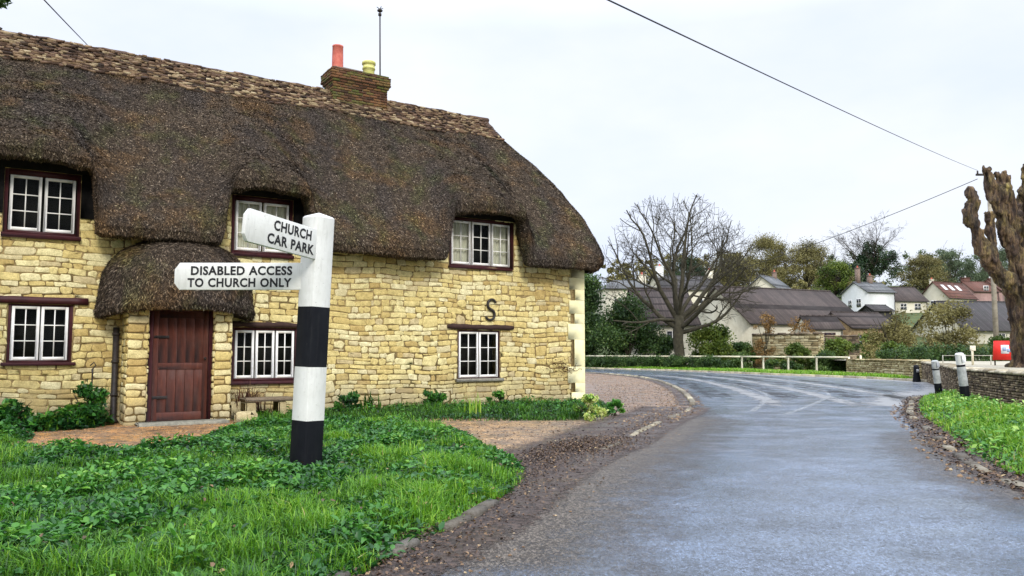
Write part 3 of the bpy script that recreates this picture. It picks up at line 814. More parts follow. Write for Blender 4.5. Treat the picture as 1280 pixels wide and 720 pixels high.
# kerbs -------------------------------------------------------------
M['kerb']=stone_mat('worn_kerb_stone',[(0,(.10,.09,.08)),(.4,(.20,.18,.15)),(.75,(.38,.34,.26)),(1,(.52,.47,.34))],dirt_amt=.6,dirt=(.06,.045,.03))
def kerb(line,name,zt,seed,w=.13,step=.55,skip=.0,zb=-.05,t=(0,1),side=0):
    rg=random.Random(seed); mb=MB()
    L=[Vector((p[0],p[1],0)) for p in line]; acc=0; pos=[L[0]]
    i=0; cur=L[0]; nxt=step*rg.uniform(.8,1.1)
    for a,b in zip(L[:-1],L[1:]):
        d=(b-a).length; u=0
        while d-u>nxt:
            u+=nxt; pos.append(a+(b-a)*(u/d)); nxt=step*rg.uniform(.8,1.15)
        nxt-=(d-u)
    for a,b in zip(pos[:-1],pos[1:]):
        if rg.random()<skip: continue
        t_=(b-a).normalized(); nn_=Vector((t_.y,-t_.x,0)); g=.012
        a2=a+t_*g; b2=b-t_*g; o0=side-w/2+rg.uniform(-.015,.015); o1=side+w/2+rg.uniform(-.015,.015); z1=zt+rg.uniform(-.012,.012); z2=zt+rg.uniform(-.012,.012)
        c=.018
        V=[]
        for (p,zz) in ((a2,z1),(b2,z2)):
            for (o,z_) in ((o0,zb),(o0,zz-c),(o0+c,zz),(o1-c,zz),(o1,zz-c),(o1,zb)):
                q_=p+nn_*o; V.append((q_.x,q_.y,z_))
        F=[(k,k+1,7+k,6+k) for k in range(5)]+[(0,1,2,3,4,5)[::-1],(6,7,8,9,10,11)]
        mb.add(V,F,0,rg.uniform(*t))
    return tag(mb.build(name,M['kerb'],recalc=True),kind='structure')
kerb([p for p in LEs if 3.0<p[1]<7.2],'kerb',.048,1,t=(0,.12),side=-.06,skip=.3,w=.11,step=.42)
kerb([p for p in LEs if 10.6<p[1]<19.5],'kerb',.03,2,skip=.35,t=(.15,.8),w=.12,step=.5)
kerb([p for p in LEs if 19.5<p[1]<60],'kerb',.075,3,t=(.3,.9),step=.9,w=.15)
kerb([p for p in REs if 5<p[1]<24],'kerb',.045,4,skip=.35,t=(.0,.6),w=.14,step=.5)
kerb([p for p in REs if p[1]>33 or p[0]<0],'kerb',.11,5,t=(.6,1),step=.9,w=.16)

# worn white centre lines in the bend (painted marks 4 mm above the road)
def mat_paint():
    m,nt,b=nodes('worn_white_road_paint'); b.inputs['Base Color'].default_value=(.42,.43,.43,1); b.inputs['Roughness'].default_value=.45
    f=ramp(nt,noise_n(nt,14,6,.8),[(.44,(0,0,0)),(.64,(.8,.8,.8))])
    out=nt.nodes['Material Output']; tr=nt.nodes.new('ShaderNodeBsdfTransparent'); ms=nt.nodes.new('ShaderNodeMixShader')
    nt.links.new(f,ms.inputs[0]); nt.links.new(tr.outputs[0],ms.inputs[1]); nt.links.new(b.outputs[0],ms.inputs[2]); nt.links.new(ms.outputs[0],out.inputs[0])
    return m
M['paint']=mat_paint()
l1=smooth_poly([(5.6,16.6),(6.6,18.4),(8.0,21.0),(9.6,24.4),(10.6,28),(10.9,32),(10.6,36),(9.9,40)],6)
l2=smooth_poly([(5.2,17.5),(6.3,20.3),(7.6,24),(8.4,28),(8.9,33),(8.5,38),(7.6,44),(6,50)],6)
strip('road_marking',l1,[-.06,.06],.013,M['paint'],[.5,.5]); strip('road_marking',l2,[-.07,.07],.013,M['paint'],[.5,.5])
# dry, paler tyre-swept bands in the bend and a damp pavement strip on the right
def mat_dry():
    m,nt,b=nodes('drying_asphalt'); n2=noise_n(nt,120,4,.8)
    nt.links.new(ramp(nt,n2,[(.35,(.14,.14,.14)),(.65,(.34,.34,.34))]),b.inputs['Base Color']); b.inputs['Roughness'].default_value=.5
    t=tint_n(nt); e=math_n(nt,'ADD',t,math_n(nt,'MULTIPLY_ADD',noise_n(nt,1.6,5,.7),2.2,c=-1.1))
    f=ramp(nt,e,[(.35,(0,0,0)),(.8,(.85,.85,.85))])
    out=nt.nodes['Material Output']; tr=nt.nodes.new('ShaderNodeBsdfTransparent'); ms=nt.nodes.new('ShaderNodeMixShader')
    nt.links.new(f,ms.inputs[0]); nt.links.new(tr.outputs[0],ms.inputs[1]); nt.links.new(b.outputs[0],ms.inputs[2]); nt.links.new(ms.outputs[0],out.inputs[0])
    return m
M['dry']=mat_dry()
def mat_edge():
    m,nt,b=nodes('dirty_damp_asphalt'); n2=noise_n(nt,60,4,.85,'Object',(1,.5,1))
    nt.links.new(ramp(nt,n2,[(.4,(.016,.012,.010)),(.5,(.06,.048,.038)),(.62,(.24,.20,.16))]),b.inputs['Base Color']); b.inputs['Roughness'].default_value=.55; b.inputs['Specular IOR Level'].default_value=.3
    bump(nt,b,n2,.5,.008)
    e=math_n(nt,'ADD',tint_n(nt),math_n(nt,'MULTIPLY_ADD',noise_n(nt,3,7,.8),1.4,c=-.7))
    f=ramp(nt,e,[(.2,(0,0,0)),(.9,(.85,.85,.85))])
    out=nt.nodes['Material Output']; tr=nt.nodes.new('ShaderNodeBsdfTransparent'); ms=nt.nodes.new('ShaderNodeMixShader')
    nt.links.new(f,ms.inputs[0]); nt.links.new(tr.outputs[0],ms.inputs[1]); nt.links.new(b.outputs[0],ms.inputs[2]); nt.links.new(ms.outputs[0],out.inputs[0])
    return m
M['edge']=mat_edge()
strip('damp_edge',[p for p in LEs if -1<p[1]<24],[0,.6,1.0,1.5,2.1],.0095,M['edge'],[1,.9,.6,.3,-.2],fade=14)
strip('damp_edge',[p for p in REs if -1<p[1]<17],[-1.5,-.9,-.4,0],.0095,M['edge'],[-.2,.25,.6,.9],fade=10)
def mat_dark_reflection():
    m,nt,b=nodes('dark_wet_tyre_track'); b.inputs['Base Color'].default_value=(.012,.013,.016,1); b.inputs['Roughness'].default_value=.5; b.inputs['Specular IOR Level'].default_value=.25
    e=math_n(nt,'ADD',tint_n(nt),math_n(nt,'MULTIPLY_ADD',noise_n(nt,1.1,7,.8,'Object',(1.6,.6,1)),3.2,c=-1.6))
    f=ramp(nt,e,[(.45,(0,0,0)),(.75,(.75,.75,.75))])
    out=nt.nodes['Material Output']; tr=nt.nodes.new('ShaderNodeBsdfTransparent'); ms=nt.nodes.new('ShaderNodeMixShader')
    nt.links.new(f,ms.inputs[0]); nt.links.new(tr.outputs[0],ms.inputs[1]); nt.links.new(b.outputs[0],ms.inputs[2]); nt.links.new(ms.outputs[0],out.inputs[0])
    return m
M['darkwet']=mat_dark_reflection()
for o_ in (.9,2.9,4.9,6.8):
    strip('wet_track',[p for p in LEs if 18<p[1]<52 and p[0]>3.5],[o_-.8,o_-.3,o_+.3,o_+.8],.0098,M['darkwet'],[-.5,.55,.55,-.5],fade=6)  # dark streaks painted in colour, standing for dark reflections on the wet road
strip('road_dry_patch',[p for p in REs if 19<p[1]<62 and p[0]>5],[-2.0,-1.2,-.6,-.02],.0112,M['dry'],[-.6,.4,.9,1.0])
for o_ in (2.0,3.9,5.9):
    strip('road_dry_patch',[p for p in LEs if 17<p[1]<52 and p[0]>3.4],[o_-.6,o_-.15,o_+.15,o_+.6],.0112,M['dry'],[-.5,.75,.75,-.5],fade=6)

# ------------------------------------------------------------------ THE GREEN
VERGE=[(-1.75,2.2),(-1.05,4.3),(-.80,4.95),(-.55,5.7),(-.25,6.6),(.0,7.6),(.12,8.4),(.02,9.5),(-.40,11.2),(-.75,12.7),(-1.3,14.0),(-2.1,14.7),(-3.2,14.7),(-4.3,14.1),(-4.75,13.3),(-4.55,12.0),(-4.3,10.9),(-4.9,10.1),(-6,10.5),(-6.9,11.5),(-7.6,12.7),(-8.8,12.7),(-9.8,11.9),(-11.5,10.6),(-13,8.5),(-13,2)]
VERGEs=smooth_poly(VERGE,4,True)
def inside(P,poly):
    x,y=P[:,0],P[:,1]; r=np.zeros(len(P),bool); n=len(poly)
    for i in range(n):
        x1,y1=poly[i]; x2,y2=poly[(i+1)%n]
        c=((y1>y)!=(y2>y))&(x<(x2-x1)*(y-y1)/(y2-y1+1e-12)+x1); r^=c
    return r
def edge_dist(P,poly):
    d=np.full(len(P),1e9); n=len(poly)
    for i in range(n):
        a=np.array(poly[i]); b=np.array(poly[(i+1)%n]); ab=b-a; L=ab@ab
        if L<1e-9: continue
        t=np.clip(((P[:,:2]-a)@ab)/L,0,1); q_=a+t[:,None]*ab; d=np.minimum(d,np.linalg.norm(P[:,:2]-q_,axis=1))
    return d
def verge_z(P,poly,top,ramp_w=.5,base=.005):
    e=edge_dist(P,poly); P3=v3(P[:,0],P[:,1])
    return base+top*sm(e/ramp_w)+ (fbm(P3,.9,3,2)-.5)*.08*sm(e/.6)
def verge_mesh(poly,top,name,mat,step=.14,rw=.5):
    P=np.array(poly); x0,y0=P.min(0)-step; x1,y1=P.max(0)+step
    gx=np.arange(x0,x1,step); gy=np.arange(y0,y1,step)
    X,Y=np.meshgrid(gx,gy,indexing='ij'); Q=np.stack([X.ravel(),Y.ravel()],1)
    ins=inside(Q,poly); z=np.where(ins,verge_z(Q,poly,top,rw),-.06)
    n1,n2=X.shape; idx=np.arange(n1*n2).reshape(n1,n2)
    F=np.stack([idx[:-1,:-1],idx[1:,:-1],idx[1:,1:],idx[:-1,1:]],-1).reshape(-1,4)
    F=F[ins[F].any(1)]
    mb=MB(); mb.add(np.column_stack([Q,z]),F); return tag(mb.build(name,mat,smooth=True),kind='structure')
M['soil']=mat_simple('dark_soil_under_grass',(.02,.022,.008),(.045,.04,.018),5,.95,25,.6,.02)
verge_mesh(VERGEs,.045,'green_bank',M['soil'])
RV=[p for p in RE if -7<=p[1]<26]; RV=[(p[0]+.22,p[1]) for p in RV]+[(14.0,26.6),(13.2,24.2),(12.75,22.9),(11.95,20.2),(11.0,17.2),(10.0,13.5),(9.35,10),(8.9,4),(8.7,-7)]
RVs=smooth_poly(RV,3,True)
verge_mesh(RVs,.12,'roadside_bank',M['soil'],.2,.9)

def sample(poly,dens,rg,clip=None):
    P=np.array(poly); x0,y0=P.min(0); x1,y1=P.max(0); n=rg.poisson((x1-x0)*(y1-y0)*dens)
    Q=np.column_stack([rg.uniform(x0,x1,n),rg.uniform(y0,y1,n)]); Q=Q[inside(Q,poly)]
    return Q
def blades(mb,P,L,W,lean,tint,rg,mat=0,seg=2):
    m=len(P); az=rg.uniform(0,2*np.pi,m); d=np.column_stack([np.cos(az),np.sin(az),np.zeros(m)])
    s_=np.column_stack([-np.sin(az),np.cos(az),np.zeros(m)])
    s_=s_*np.cos(.0)+0
    up=np.array([0,0,1.]); L=L[:,None];W=W[:,None];lean=lean[:,None]
    a=P; b=P+up*L*.55+d*L*lean*.30; c=P+up*L*(.95-.35*lean)+d*L*lean*.95
    V=np.stack([a-s_*W,a+s_*W,b+s_*W*.8,b-s_*W*.8,c+s_*W*.12,c-s_*W*.12],1).reshape(-1,3)
    i=np.arange(m)*6; F=np.concatenate([np.stack([i,i+1,i+2,i+3],1),np.stack([i+3,i+2,i+4,i+5],1)])
    mb.add(V,F,mat,np.repeat(tint,6))
def leaves(mb,P,L,W,tilt,tint,rg,mat=0,az=None,fold=.25):
    """broad pointed leaves: 2 folded halves"""
    m=len(P); az=rg.uniform(0,2*np.pi,m) if az is None else az
    ti=tilt; ca,sa=np.cos(az),np.sin(az); d=np.column_stack([ca*np.cos(ti),sa*np.cos(ti),np.sin(ti)])
    roll=rg.normal(0,.35,m); s0=np.column_stack([-sa,ca,np.zeros(m)]); nn=np.cross(d,s0); s_=s0*np.cos(roll)[:,None]+nn*np.sin(roll)[:,None]; nn=np.cross(d,s_)
    L=L[:,None];W=W[:,None]
    a=P; mid=P+d*L*.5-nn*0; tip=P+d*L+np.array([0,0,-1.])*L*.12
    l=P+d*L*.42-s_*W-np.abs(1)*nn*(-fold)*W; r=P+d*L*.42+s_*W+nn*fold*W
    l2=P+d*L*.78-s_*W*.55+nn*fold*W*.5; r2=P+d*L*.78+s_*W*.55+nn*fold*W*.5
    V=np.stack([a,r,r2,tip,l2,l],1).reshape(-1,3)
    i=np.arange(m)*6; F=np.concatenate([np.stack([i,i+1,i+2,i+3],1),np.stack([i,i+3,i+4,i+5],1)])
    mb.add(V,F,mat,np.repeat(tint,6))
G_ST=[(0,(.012,.045,.008)),(.25,(.04,.125,.012)),(.5,(.10,.265,.016)),(.8,(.22,.41,.025)),(.97,(.36,.52,.06)),(1,(.42,.38,.15))]
M['grass']=mat_leaf('grass_blades',G_ST,.45,.35,.35)
M['herb']=mat_leaf('broad_green_leaves',[(0,(.008,.038,.010)),(.3,(.026,.115,.018)),(.6,(.075,.24,.024)),(.85,(.19,.39,.04)),(1,(.38,.54,.13))],.4,.4,.3)
def post_near(Q): return np.clip(.25+np.hypot(Q[:,0]+2.25,Q[:,1]-8.75)/.9-.25,.3,1)
def green_area(poly,top,dens_g,dens_h,seed,rw=.5,scale=1.0,bright=0.0,near=None):
    rg=np.random.default_rng(seed)
    Q=sample(poly,dens_g,rg)
    vis=(Q[:,0]>-.72*Q[:,1]-1.2)          # what lies far outside the view is left thinner
    Q=Q[vis|(rg.random(len(Q))<.15)]
    D=np.hypot(Q[:,0],Q[:,1]); keep=rg.random(len(Q))<np.clip(8.5/D,.4,1); Q=Q[keep]; D=D[keep]
    P3=v3(Q[:,0],Q[:,1]); spn=fbm(P3,.75,21,3); cl=fbm(P3,2.6,33,3); e=edge_dist(Q,poly)
    z=verge_z(Q,poly,top,rw); P=np.column_stack([Q,z-.01]); pn=post_near(Q)
    g=MB(); h=(.05+.15*np.clip((cl-.3)*2,0,1))*scale*(.55+.6*rg.random(len(Q)))*np.clip(.45+e/.5,.45,1)*pn
    t=np.clip(.25+.5*(cl-.35)+.35*(fbm(P3,.5,77,2)-.4)+rg.normal(0,.17,len(Q))+bright,0,1)
    k=(spn<.56)|(rg.random(len(Q))<.30)
    blades(g,P[k],h[k]*1.25,np.full(k.sum(),.0032)*(1+D[k]/10),rg.uniform(.1,1.0,k.sum()),t[k],rg)
    o1=g.build('grass',M['grass']); 
    Q=sample(poly,dens_h,rg); vis=(Q[:,0]>-.72*Q[:,1]-1.2); Q=Q[vis|(rg.random(len(Q))<.15)]
    P3=v3(Q[:,0],Q[:,1]); spn=fbm(P3,.75,21,3); cl=fbm(P3,2.1,55,3); e=edge_dist(Q,poly)
    k=(rg.random(len(Q))<np.clip((spn-.40)*6,.10,1)); Q=Q[k];cl=cl[k];e=e[k];P3=P3[k]
    z=verge_z(Q,poly,top,rw)
    m=len(Q); hh=(.02+.19*np.clip((cl-.32)*2.2,0,1)*rg.random(m)**.7)*scale*np.clip(.35+e/.6,.35,1)*post_near(Q)
    P=np.column_stack([Q,z+hh]); hb=MB()
    t=np.clip(.12+.55*(hh/.24)+rg.normal(0,.16,m)+.35*(fbm(P3,.6,91,2)-.4)+bright,0,1)
    leaves(hb,P,rg.uniform(.035,.095,m)*scale,rg.uniform(.012,.026,m)*scale,rg.normal(.05,.45,m),t,rg)
    o2=hb.build('ground_cover',M['herb'])
    return o1,o2
a,b=green_area(VERGEs,.045,2800,2600,11)
tag(a,'long wet green grass on the village green around the signpost','grass',kind='stuff')
tag(b,'broad leafy ground elder and weeds on the green around the signpost','ground cover',kind='stuff')
a,b=green_area(RVs,.12,1500,200,12,.9,1.25,.24)
tag(a,'bright green grass on the right hand roadside bank','grass',kind='stuff')
tag(b,'leafy weeds on the right hand roadside bank','ground cover',kind='stuff')
# strip of grass and plants at the foot of the cottage wall
strip_l=[]
strip_r=[(-8,-.05),(-1.25,-.05),(-1.25,-.5),(-1.8,-1.1),(-3.2,-1.3),(-4.2,-1.6),(-8,-1.6)]
for nm,pl,sd,dg,dh,sc_ in (('right',strip_l,13,1700,260,1.15),('left',strip_r,14,700,1300,2.0)):
    W_=[hl(x,y)[:2] for x,y in pl] if pl else [hl(.9,-.05)[:2],hl(9.75,-.05)[:2],(2.3,20.3),(2.25,17.8),(1.9,16.1),(1.2,15.35),(-.6,15.2),(-2.1,15.2),(-3.4,15.2),(-4.5,14.7),hl(.9,-1.0)[:2]]; a,b=green_area(W_,.03,dg,dh,sd,.3,sc_,-.12)
    side={'right':'along the wall right of the porch','left':'along the wall left of the porch'}[nm]
    tag(a,'dark green grass growing at the foot of the cottage wall '+side,'grass',kind='stuff')
    tag(b,'leafy plants growing at the foot of the cottage wall '+side,'ground cover',kind='stuff')
# fallen leaves
M['litter']=mat_leaf('fallen_leaf_litter',[(0,(.018,.010,.006)),(.35,(.055,.028,.015)),(.65,(.12,.065,.03)),(.88,(.26,.16,.07)),(1,(.46,.36,.18))],.5,.4,0)
lt=MB(); rg=np.random.default_rng(4)
def litter(line,o0,o1,n,sz=(.02,.05),z=.018,tb=(0,1)):
    L=np.array(line); i=rg.integers(0,len(L)-1,n); u=rg.random(n)[:,None]; P=L[i]*(1-u)+L[i+1]*u
    t=L[i+1]-L[i]; t/=np.linalg.norm(t,axis=1,keepdims=True); nr=np.column_stack([t[:,1],-t[:,0]])
    o=o0+(o1-o0)*np.clip(rg.beta(2,2.4,n),0,1); P=P+nr*o[:,None]
    leaves(lt,np.column_stack([P,np.full(n,z)+rg.random(n)*.02]),rg.uniform(*sz,n),rg.uniform(.3*sz[0],.3*sz[1],n),rg.normal(.1,.3,n),np.clip(rg.beta(1.5,2.2,n),*tb),rg)
litter([p for p in LEs if 4<p[1]<12.5],-1.0,.5,8500,(.015,.045)); litter([p for p in LEs if 8<p[1]<12],-.9,.1,2500,(.015,.04))
litter([p for p in LEs if 10<p[1]<20],-.5,.45,1200,(.02,.045))
litter([p for p in REs if 6<p[1]<24],-.3,.75,4200,(.03,.07))
litter([(-13,9.4),(-9.5,11.2),(-5,10.3),(-.5,12.2)],-1.5,1,500,(.02,.04))
Q=sample(VERGEs,9,rg); z=verge_z(Q,VERGEs,.045)
n=len(Q); leaves(lt,np.column_stack([Q,z+.08]),rg.uniform(.03,.06,n),rg.uniform(.01,.02,n),rg.normal(.1,.4,n),rg.random(n)*.5+.4,rg)
Q=sample([(.3,9.6),(1.2,11.3),(2.4,14.5),(3.4,17.3),(4.3,20.4),(5.2,26),(5.9,32),(3.2,32),(2.2,20.5),(2.2,17.5),(1.2,15),(-1.2,14.6),(-.6,12.6),(-.1,10.5)],26,rg); n=len(Q)
leaves(lt,np.column_stack([Q,np.full(n,.012)]),rg.uniform(.02,.055,n),rg.uniform(.008,.018,n),rg.normal(.1,.3,n),np.clip(rg.beta(1.6,2,n),0,1),rg)
tag(lt.build('leaf_litter',M['litter']),'brown fallen leaves scattered along both road edges','leaf litter',kind='stuff')
# small pebbles / stones on the muddy edges
pb=MB(); M['pebble']=stone_mat('edge_gravel',[(0,(.05,.033,.022)),(.5,(.15,.095,.06)),(.9,(.30,.20,.12)),(1,(.46,.38,.26))],dirt_amt=.3)
def pebbles(line,o0,o1,n,sz):
    L=np.array(line)
    for _ in range(n):
        i=random.randrange(len(L)-1); u=random.random(); p=L[i]*(1-u)+L[i+1]*u; t=L[i+1]-L[i]; t=t/np.linalg.norm(t)
        o=random.uniform(o0,o1); x,y=p[0]+t[1]*o,p[1]-t[0]*o; r=random.uniform(*sz)
        an=random.uniform(0,6.28); c,s=math.cos(an),math.sin(an); sx,sy,sz_=r*random.uniform(.8,1.5),r*random.uniform(.6,1),r*random.uniform(.4,.8)
        V=[(x+c*a*sx-s*b*sy,y+s*a*sx+c*b*sy,.012+h*sz_) for a,b,h in ((1,0,0),(.5,.8,0),(-.5,.9,0),(-1,0,0),(-.5,-.8,0),(.6,-.8,0),(.5,.1,1),(-.4,.4,1),(-.3,-.4,1.05))]
        F=[(0,1,6),(1,2,7,6),(2,3,7),(3,4,8,7),(4,5,8),(5,0,6,8),(6,7,8)]
        pb.add(V,F,0,random.random())
pebbles([p for p in LEs if 4<p[1]<14],-.7,.7,500,(.005,.014)); pebbles([p for p in REs if 6<p[1]<20],-.4,.4,500,(.01,.03)); pebbles([p for p in LEs if 14<p[1]<30],-.8,.3,500,(.01,.03))
FCP=[(.3,9.6),(1.2,11.3),(1.8,12.9),(2.4,14.5),(3.4,17.3),(4.3,20.4),(5.2,26),(5.9,32),(6.3,38),(5.6,46),(3,50),(3.2,30),(2.2,20.5),(2.2,17.5),(1.2,15),(-1.2,14.6),(-.6,12.6),(-.1,10.5)]
rgf=np.random.default_rng(77)
for poly_,dn_,s0_,s1_ in ((FCP,70,.008,.018),([(-8.6,13.0),(-7.4,12.6),(-6,10.6),(-4.6,10.3),(-4.6,13.8),(-5.2,15.0)],130,.006,.016)):
    for x_,y_ in sample(poly_,dn_,rgf):
        r=rgf.uniform(s0_,s1_)*min(1.1,max(.7,y_/14)); an=rgf.uniform(0,6.28); c,s=math.cos(an),math.sin(an); sx,sy,sz_=r*rgf.uniform(.8,1.6),r*rgf.uniform(.6,1),r*rgf.uniform(.35,.7)
        V=[(x_+c*a*sx-s*b*sy,y_+s*a*sx+c*b*sy,.003+h*sz_) for a,b,h in ((1,0,0),(.5,.8,0),(-.5,.9,0),(-1,0,0),(-.5,-.8,0),(.6,-.8,0),(.5,.1,1),(-.4,.4,1),(-.3,-.4,1.05))]
        pb.add(V,[(0,1,6),(1,2,7,6),(2,3,7),(3,4,8,7),(4,5,8),(5,0,6,8),(6,7,8)],0,float(rgf.random()**.8))
tag(pb.build('gravel',M['pebble']),'loose gravel lying on the forecourt and washed along the muddy road edges','gravel',kind='stuff')

# ------------------------------------------------------------------ FINGERPOST
post=empty('fingerpost',(-2.29,9.0,0),0,'white and black banded wooden fingerpost leaning on the green','signpost')
post.rotation_euler=(0,R(1.9),0)
def mat_painted(name,c1,c2,chip=(.12,.10,.08),amt=.5):
    m,nt,b=nodes(name)
    c=ramp(nt,noise_n(nt,5,6,.7),[(.35,c1),(.7,c2)])
    f=ramp(nt,noise_n(nt,26,6,.8),[(.62,(0,0,0)),(.68,(1,1,1))]); c=mix(nt,math_n(nt,'MULTIPLY',f,min(1,amt*1.4)),c,chip)
    s=ramp(nt,noise_n(nt,5,5,.7,'Object',(5,5,.6)),[(.52,(0,0,0)),(.75,(1,1,1))]); c=mix(nt,math_n(nt,'MULTIPLY',s,.22),c,chip)
    nt.links.new(c,b.inputs['Base Color']); b.inputs['Roughness'].default_value=.45; bump(nt,b,noise_n(nt,30,5,.6),.15,.004); return m
M['pwhite']=mat_painted('chipped_white_paint',(.62,.61,.56),(.71,.70,.66))
M['pblack']=mat_painted('chipped_black_paint',(.004,.0045,.007),(.008,.009,.012),(.04,.04,.035),.3)
M['pblack'].node_tree.nodes['Principled BSDF'].inputs['Specular IOR Level'].default_value=.15; M['pblack'].node_tree.nodes['Principled BSDF'].inputs['Roughness'].default_value=.6
pb_=MB(); PH_=36; ca,sa=math.cos(R(-PH_)),math.sin(R(-PH_)); HWp=.1275
def sq(hw,c,z):
    pts=[(-hw+c,-hw),(hw-c,-hw),(hw,-hw+c),(hw,hw-c),(hw-c,hw),(-hw+c,hw),(-hw,hw-c),(-hw,-hw+c)]
    return [(x*ca-y*sa,x*sa+y*ca,z) for x,y in pts]
rgp=random.Random(2)
zs_=[(-.3,1),(.545,1),(.545,0),(1.135,0),(1.135,1),(1.805,1),(1.805,0),(2.815,0)]
for (z0,m0),(z1,m1) in zip(zs_[::2],zs_[1::2]):
    k=6
    for j in range(k):
        a_=z0+(z1-z0)*j/k; b_=z0+(z1-z0)*(j+1)/k
        V=sq(HWp,.008,a_)+sq(HWp,.008,b_); F=[(i,(i+1)%8,8+(i+1)%8,8+i) for i in range(8)]; pb_.add(V,F,m0)
V=sq(HWp,.008,2.815)+sq(HWp-.02,.004,2.835)+[(0,0,2.88)]
pb_.add(V,[(i,(i+1)%8,8+(i+1)%8,8+i) for i in range(8)]+[(8+i,8+(i+1)%8,16) for i in range(8)],0)
pb_.build('post',[M['pwhite'],M['pblack']],post)
M['letter']=mat_simple('black_lettering',(.008,.008,.009),(.014,.014,.014),20,.45)
def text_part(lines,parent,name,mat,fit,ext=.003,off=.0):
    """lines: (string, centre x, baseline z, cap height, width); standing in the XZ plane, facing -Y"""
    mb=MB()
    for s_,cx_,bz,chh,wid in lines:
        cu=bpy.data.curves.new('t','FONT'); cu.body=s_; cu.size=1; cu.extrude=.0; cu.offset=.034; cu.space_character=1.08; cu.space_word=1.1; cu.resolution_u=3
        ob=bpy.data.objects.new('t',cu); COL.objects.link(ob)
        dg=bpy.context.evaluated_depsgraph_get(); me=bpy.data.meshes.new_from_object(ob.evaluated_get(dg))
        V=np.array([v.co[:] for v in me.vertices]); F=[tuple(p.vertices) for p in me.polygons]
        x0,x1=V[:,0].min(),V[:,0].max(); y1=V[:,1].max(); y0=0
        X=(V[:,0]-(x0+x1)/2)/(x1-x0)*wid+cx_; Z=bz+V[:,1]/y1*chh
        mb.add(np.column_stack([X,np.full(len(X),fit),Z]),F)
        bpy.data.objects.remove(ob); bpy.data.curves.remove(cu); bpy.data.meshes.remove(me)
    return mb.build(name,mat,parent)
def sign_arm(length,height,parent,name,c=.075,th=.035):
    mb=MB(); pts=[(0,c),(c*.75,0),(length,0),(length,height),(c*.75,height),(0,height-c)]
    n=len(pts); V=[(x,-th/2,z) for x,z in pts]+[(x,th/2,z) for x,z in pts]
    F=[tuple(range(n)),tuple(range(n,2*n))[::-1]]+[(i,(i+1)%n+n-n+0,(i+1)%n+n,i+n)[::-1] for i in range(n)]
    mb.add(V,F); o=mb.build(name,M['pwhite'],parent,recalc=True); 
    bv=o.modifiers.new('bevel','BEVEL'); bv.width=.004; bv.segments=2
    return o
arm1=sign_arm(1.47,.305,post,'sign_arm'); arm1.location=(-1.57,-.03,1.945); arm1.rotation_euler=(0,R(-1.9),0); arm1['label']='lower arm reading DISABLED ACCESS TO CHURCH ONLY'
text_part([('DISABLED ACCESS',.755,.170,.098,1.14),('TO CHURCH ONLY',.735,.035,.098,1.17)],arm1,'lettering',M['letter'],-.0205)
az2=math.atan2(.906,.423)
arm2=sign_arm(1.24,.335,post,'sign_arm',c=.07,th=.045); arm2.location=(-.455,-1.16,2.385); arm2.rotation_euler=(0,R(3.0),az2); arm2['label']='upper arm reading CHURCH CAR PARK'
text_part([('CHURCH',.70,.195,.105,.60),('CAR PARK',.69,.045,.105,.74)],arm2,'lettering',M['letter'],-.0255)
for z_ in (.06,.27): bo=MB(); bo.tube([(1.16,-.024,z_),(1.16,-.031,z_)],.011,8); bo.build('bolt',M['iron'],arm2)

# ------------------------------------------------------------------ BOLLARDS
def bollard(x,y,h,lean,ax,label,worn,w=.085):
    e=empty('marker_post',(x,y,.0),ax,label,'bollard','roadside marker posts'); e.rotation_euler=(R(lean[0]),R(lean[1]),ax)
    mb=MB(); z0=.05
    secs=[(z0-.2,.40*h,1),(.40*h,.76*h,0),(.76*h,.80*h,1),(.80*h,h,2)]
    for a,b,m_ in secs:
        V=[];nn_=10
        for z_ in (a,b):
            r=w*(1.05-.12*z_/h)
            V+=[(r*math.cos(2*math.pi*k/nn_),r*math.sin(2*math.pi*k/nn_),z_) for k in range(nn_)]
        F=[(k,(k+1)%nn_,nn_+(k+1)%nn_,nn_+k) for k in range(nn_)]; mb.add(V,F,m_)
    r=w*.93; V=[(r*math.cos(2*math.pi*k/10),r*math.sin(2*math.pi*k/10),h) for k in range(10)]+[(.7*r*math.cos(2*math.pi*k/10),.7*r*math.sin(2*math.pi*k/10),h+.02) for k in range(10)]
    mb.add(V,[(k,(k+1)%10,10+(k+1)%10,10+k) for k in range(10)]+[tuple(range(10,20))],2)
    mb.build('post',[M['wornwhite'],M['pblack'],M['pwhite'] if worn=='refl' else M['wornwhite']],e)
    rf=MB(); rf.box(-w*.62,w*.62,-w*1.02,-w*.9,.84*h,.98*h,0,bev=.003); rf.build('reflector',M[worn],e)
    return e
M['wornwhite']=mat_painted('worn_white_post_paint',(.24,.25,.24),(.50,.51,.49),(.07,.07,.065),.9)
M['refl']=mat_simple('white_reflector',(.72,.72,.66),(.8,.8,.75),10,.3)
M['refl2']=mat_simple('dirty_reflector',(.22,.22,.22),(.4,.4,.4),10,.4)
bollard(10.85,19.25,1.27,(0,-8.5),R(25),'nearer white roadside marker post with black foot, leaning left','refl',.105)
bollard(12.2,23.0,1.05,(0,-8),R(25),'farther white roadside marker post with dull reflector, beside the road mouth','refl2',.10)
e=empty('marker_post',(17.5,34.8,0),0,'short dark bollard beside the far end of the dry stone wall','bollard','roadside marker posts')
mb=MB(); lathe(mb,0,0,[(.17,0),(.16,.1),(.13,.3),(.11,.55),(.12,.6),(.10,.72),(0,.76)],12); mb.build('post',M['pblack'],e)
mb=MB(); mb.box(-.06,.06,-.135,-.115,.42,.56,0); mb.build('reflector',M['refl2'],e)

